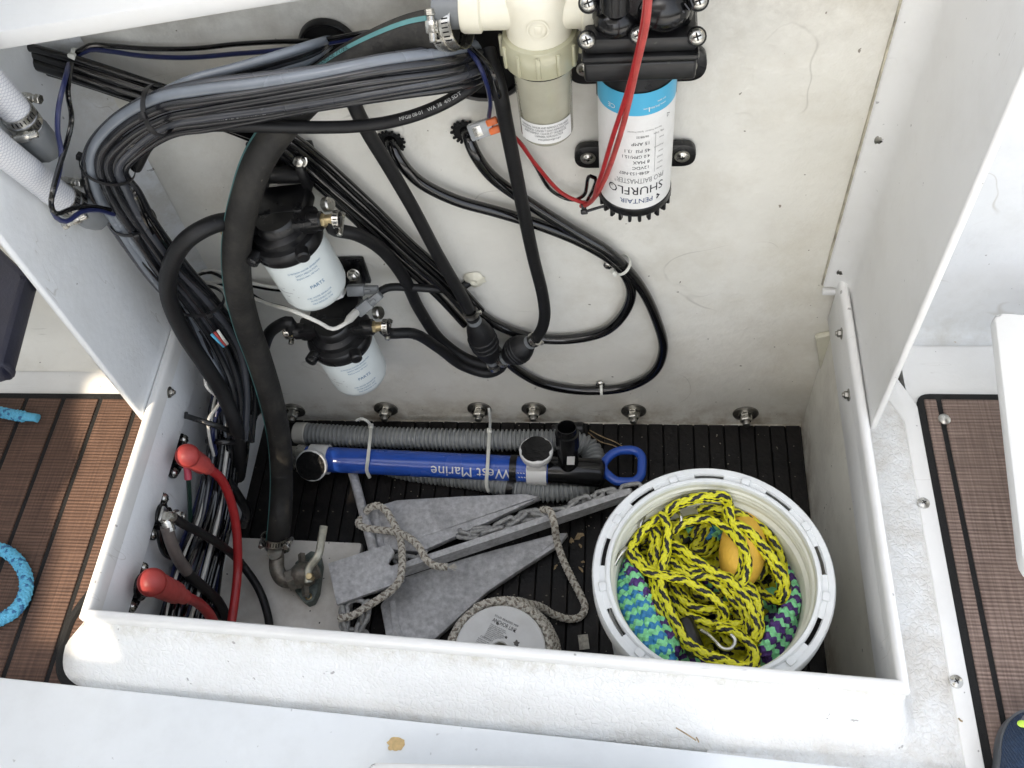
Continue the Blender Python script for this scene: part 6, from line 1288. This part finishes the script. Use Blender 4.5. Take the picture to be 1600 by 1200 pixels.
# ================================================================== DECK THINGS
LB = [M_lblue, M_nblue, M_nblue]
def dock(pts, r, label): return braid('dock_line', pts, r, [0, 0, 0, 0, 0, 1], [0, 0, 0, 0, 0, 1], LB, label, 'rope', 'light blue dock lines', pitch=.034, ds=.0022, sq=.6, amp=.3)
zt_ = zd+.014
DL = dock([W(-420, 600, z=zt_), W(-260, 640, z=zt_), W(-140, 624, z=zt_), W(-60, 634, z=zt_), W(-20, 640, z=zt_), W(20, 648, z=zt_), W(38, 651, z=zt_)], .0072, 'light blue dock line end with melted tip at the upper left')
g = MB(); a, b = W(36, 651, z=zt_), W(59, 653, z=zt_); g.lathe([(0, 0), (.0072, 0), (.0066, .006), (.0060, (b-a).length*.8), (.0066, (b-a).length), (.003, (b-a).length+.001), (0, (b-a).length)], 18, frame(a, b-a), rf=lambda a_, z: 1+.12*math.sin(a_*3+z*900)); part('whipping', g, M_lblue, DL)
dock([W(-420, 900, z=zt_), W(-260, 860, z=zt_), W(-140, 866, z=zt_), W(-60, 858, z=zt_), W(-20, 856, z=zt_), W(8, 861, z=zt_), W(30, 880, z=zt_), W(41, 905, z=zt_), W(38, 932, z=zt_), W(22, 955, z=zt_), W(-5, 970, z=zt_), W(-60, 985, z=zt_), W(-160, 985, z=zt_), W(-300, 1010, z=zt_), W(-420, 990, z=zt_)], .0076, 'light blue dock line loop at the left edge below the other')
# ---- shoe toe
zs_ = zd+.006; ST0 = W(1600, 1172, z=zs_); SH = thing('shoe', 'toe of a navy mesh running shoe with grey sole at the lower right corner', 'shoe', ST0)
Msh = mat('navy_mesh_fabric', (.02, .045, .10), .7, bump=.9, bscale=700, var=.3, vscale=200); n, l, b_ = nodes(Msh)
tc = n.new('ShaderNodeTexCoord'); wv = n.new('ShaderNodeTexWave'); wv.inputs['Scale'].default_value = 110; wv.bands_direction = 'DIAGONAL'; l.new(tc.outputs['Object'], wv.inputs['Vector']); bp = n.new('ShaderNodeBump'); bp.inputs['Strength'].default_value = 1; bp.inputs['Distance'].default_value = .0012; l.new(wv.outputs['Fac'], bp.inputs['Height']); l.new(bp.outputs[0], b_.inputs['Normal'])
toe = W(1590, 1108, z=zs_+.03); hd = Vector((.16, 1, 0)).normalized(); sd = Vector((hd.y, -hd.x, 0)); cc = W(1612, 1180, z=zs_)
def shoe(scale, z0, z1, dome):
    g = MB(); vs = []; fs = []; n_ = 48; rings = 9
    for k in range(rings):
        u = k/(rings-1); zz = z0+(z1-z0)*(math.sin(u*PI/2) if dome else u); sc = (math.cos(u*PI/2)**.55 if dome else 1)*scale if k < rings-1 or not dome else .02
        for i in range(n_):
            a = 2*PI*i/n_; x_ = .046*math.cos(a)*sc*(1+.10*math.cos(a)*(math.sin(a) > 0)); y_ = (.058 if math.sin(a) > 0 else .22)*math.sin(a)*sc; p = cc+sd*x_+hd*(y_-.012); bump_ = 0 if not dome else .002*math.sin(y_*160)*(1-u); vs.append((p.x, p.y, zz+bump_))
    for k in range(rings-1):
        for i in range(n_): j = (i+1) % n_; fs.append((k*n_+i, k*n_+j, (k+1)*n_+j, (k+1)*n_+i))
    fs.append(tuple((rings-1)*n_+i for i in range(n_))); return g.add(vs, fs)
part('upper', shoe(.95, zs_+.018, zs_+.068, True), Msh, SH); part('sole', shoe(1.0, zs_, zs_+.022, False), mat('grey_rubber_sole', (.12, .13, .14), .5, var=.2), SH)
g = MB(); g.sphere(.020, Matrix.Translation(cc+hd*.020+sd*-.004+Vector((0, 0, .052))), 20, sc=(1.2, .8, .5)); part('toe_overlay', g, mat('grey_overlay', (.16, .17, .20), .35), SH)
g = MB(); g.sphere(.005, Matrix.Translation(W(1598, 1131, z=zs_+.066)), 16, sc=(1.2, .8, .5)); part('lime_tab', g, mat('lime_fabric', (.5, .75, .08), .5), SH)
# ---- litter on deck and coaming
for i, (px, py, z_, a_, sx, sy, l_) in enumerate(((1452, 530, zd, .6, .008, .0012, 'forked twig on the white deck near the side seat'), (1483, 532, zd, -.2, .009, .0012, 'curved twig right of the forked one'), (1501, 1126, .3352, .4, .002, .0014, 'dark speck on the smooth flange at lower right'))):
    g = MB(); p = W(px, py, z=z_+.001); q = [p+Vector((-sx, sy*2, 0)), p, p+Vector((sx, -sx*.4, 0))]; g.sweep(frames(q, sy*.8, .003), 6); single('twig', g, M_debris, l_, 'twig')
def coam(px, py, z=.385): return W(px, py, z=z)
for i, (px, py, z_, l_) in enumerate(((1072, 1147, .372, 'thin dry stalk stuck on the front coaming'), (1090, 1156, .362, 'short dry stalk piece below the first on the coaming'))):
    g = MB(); p = W(px, py, z=z_); d = (W(px+22, py+12, z=z_)-W(px-10, py-8, z=z_)) if i == 0 else (W(px+4, py+8, z=z_)-W(px, py, z=z_)); g.sweep(frames([p-d*.5, p+Vector((0, 0, .001)), p+d*.5], .0009, .004), 6); single('dry_stalk', g, M_debris, l_, 'dry stalk')
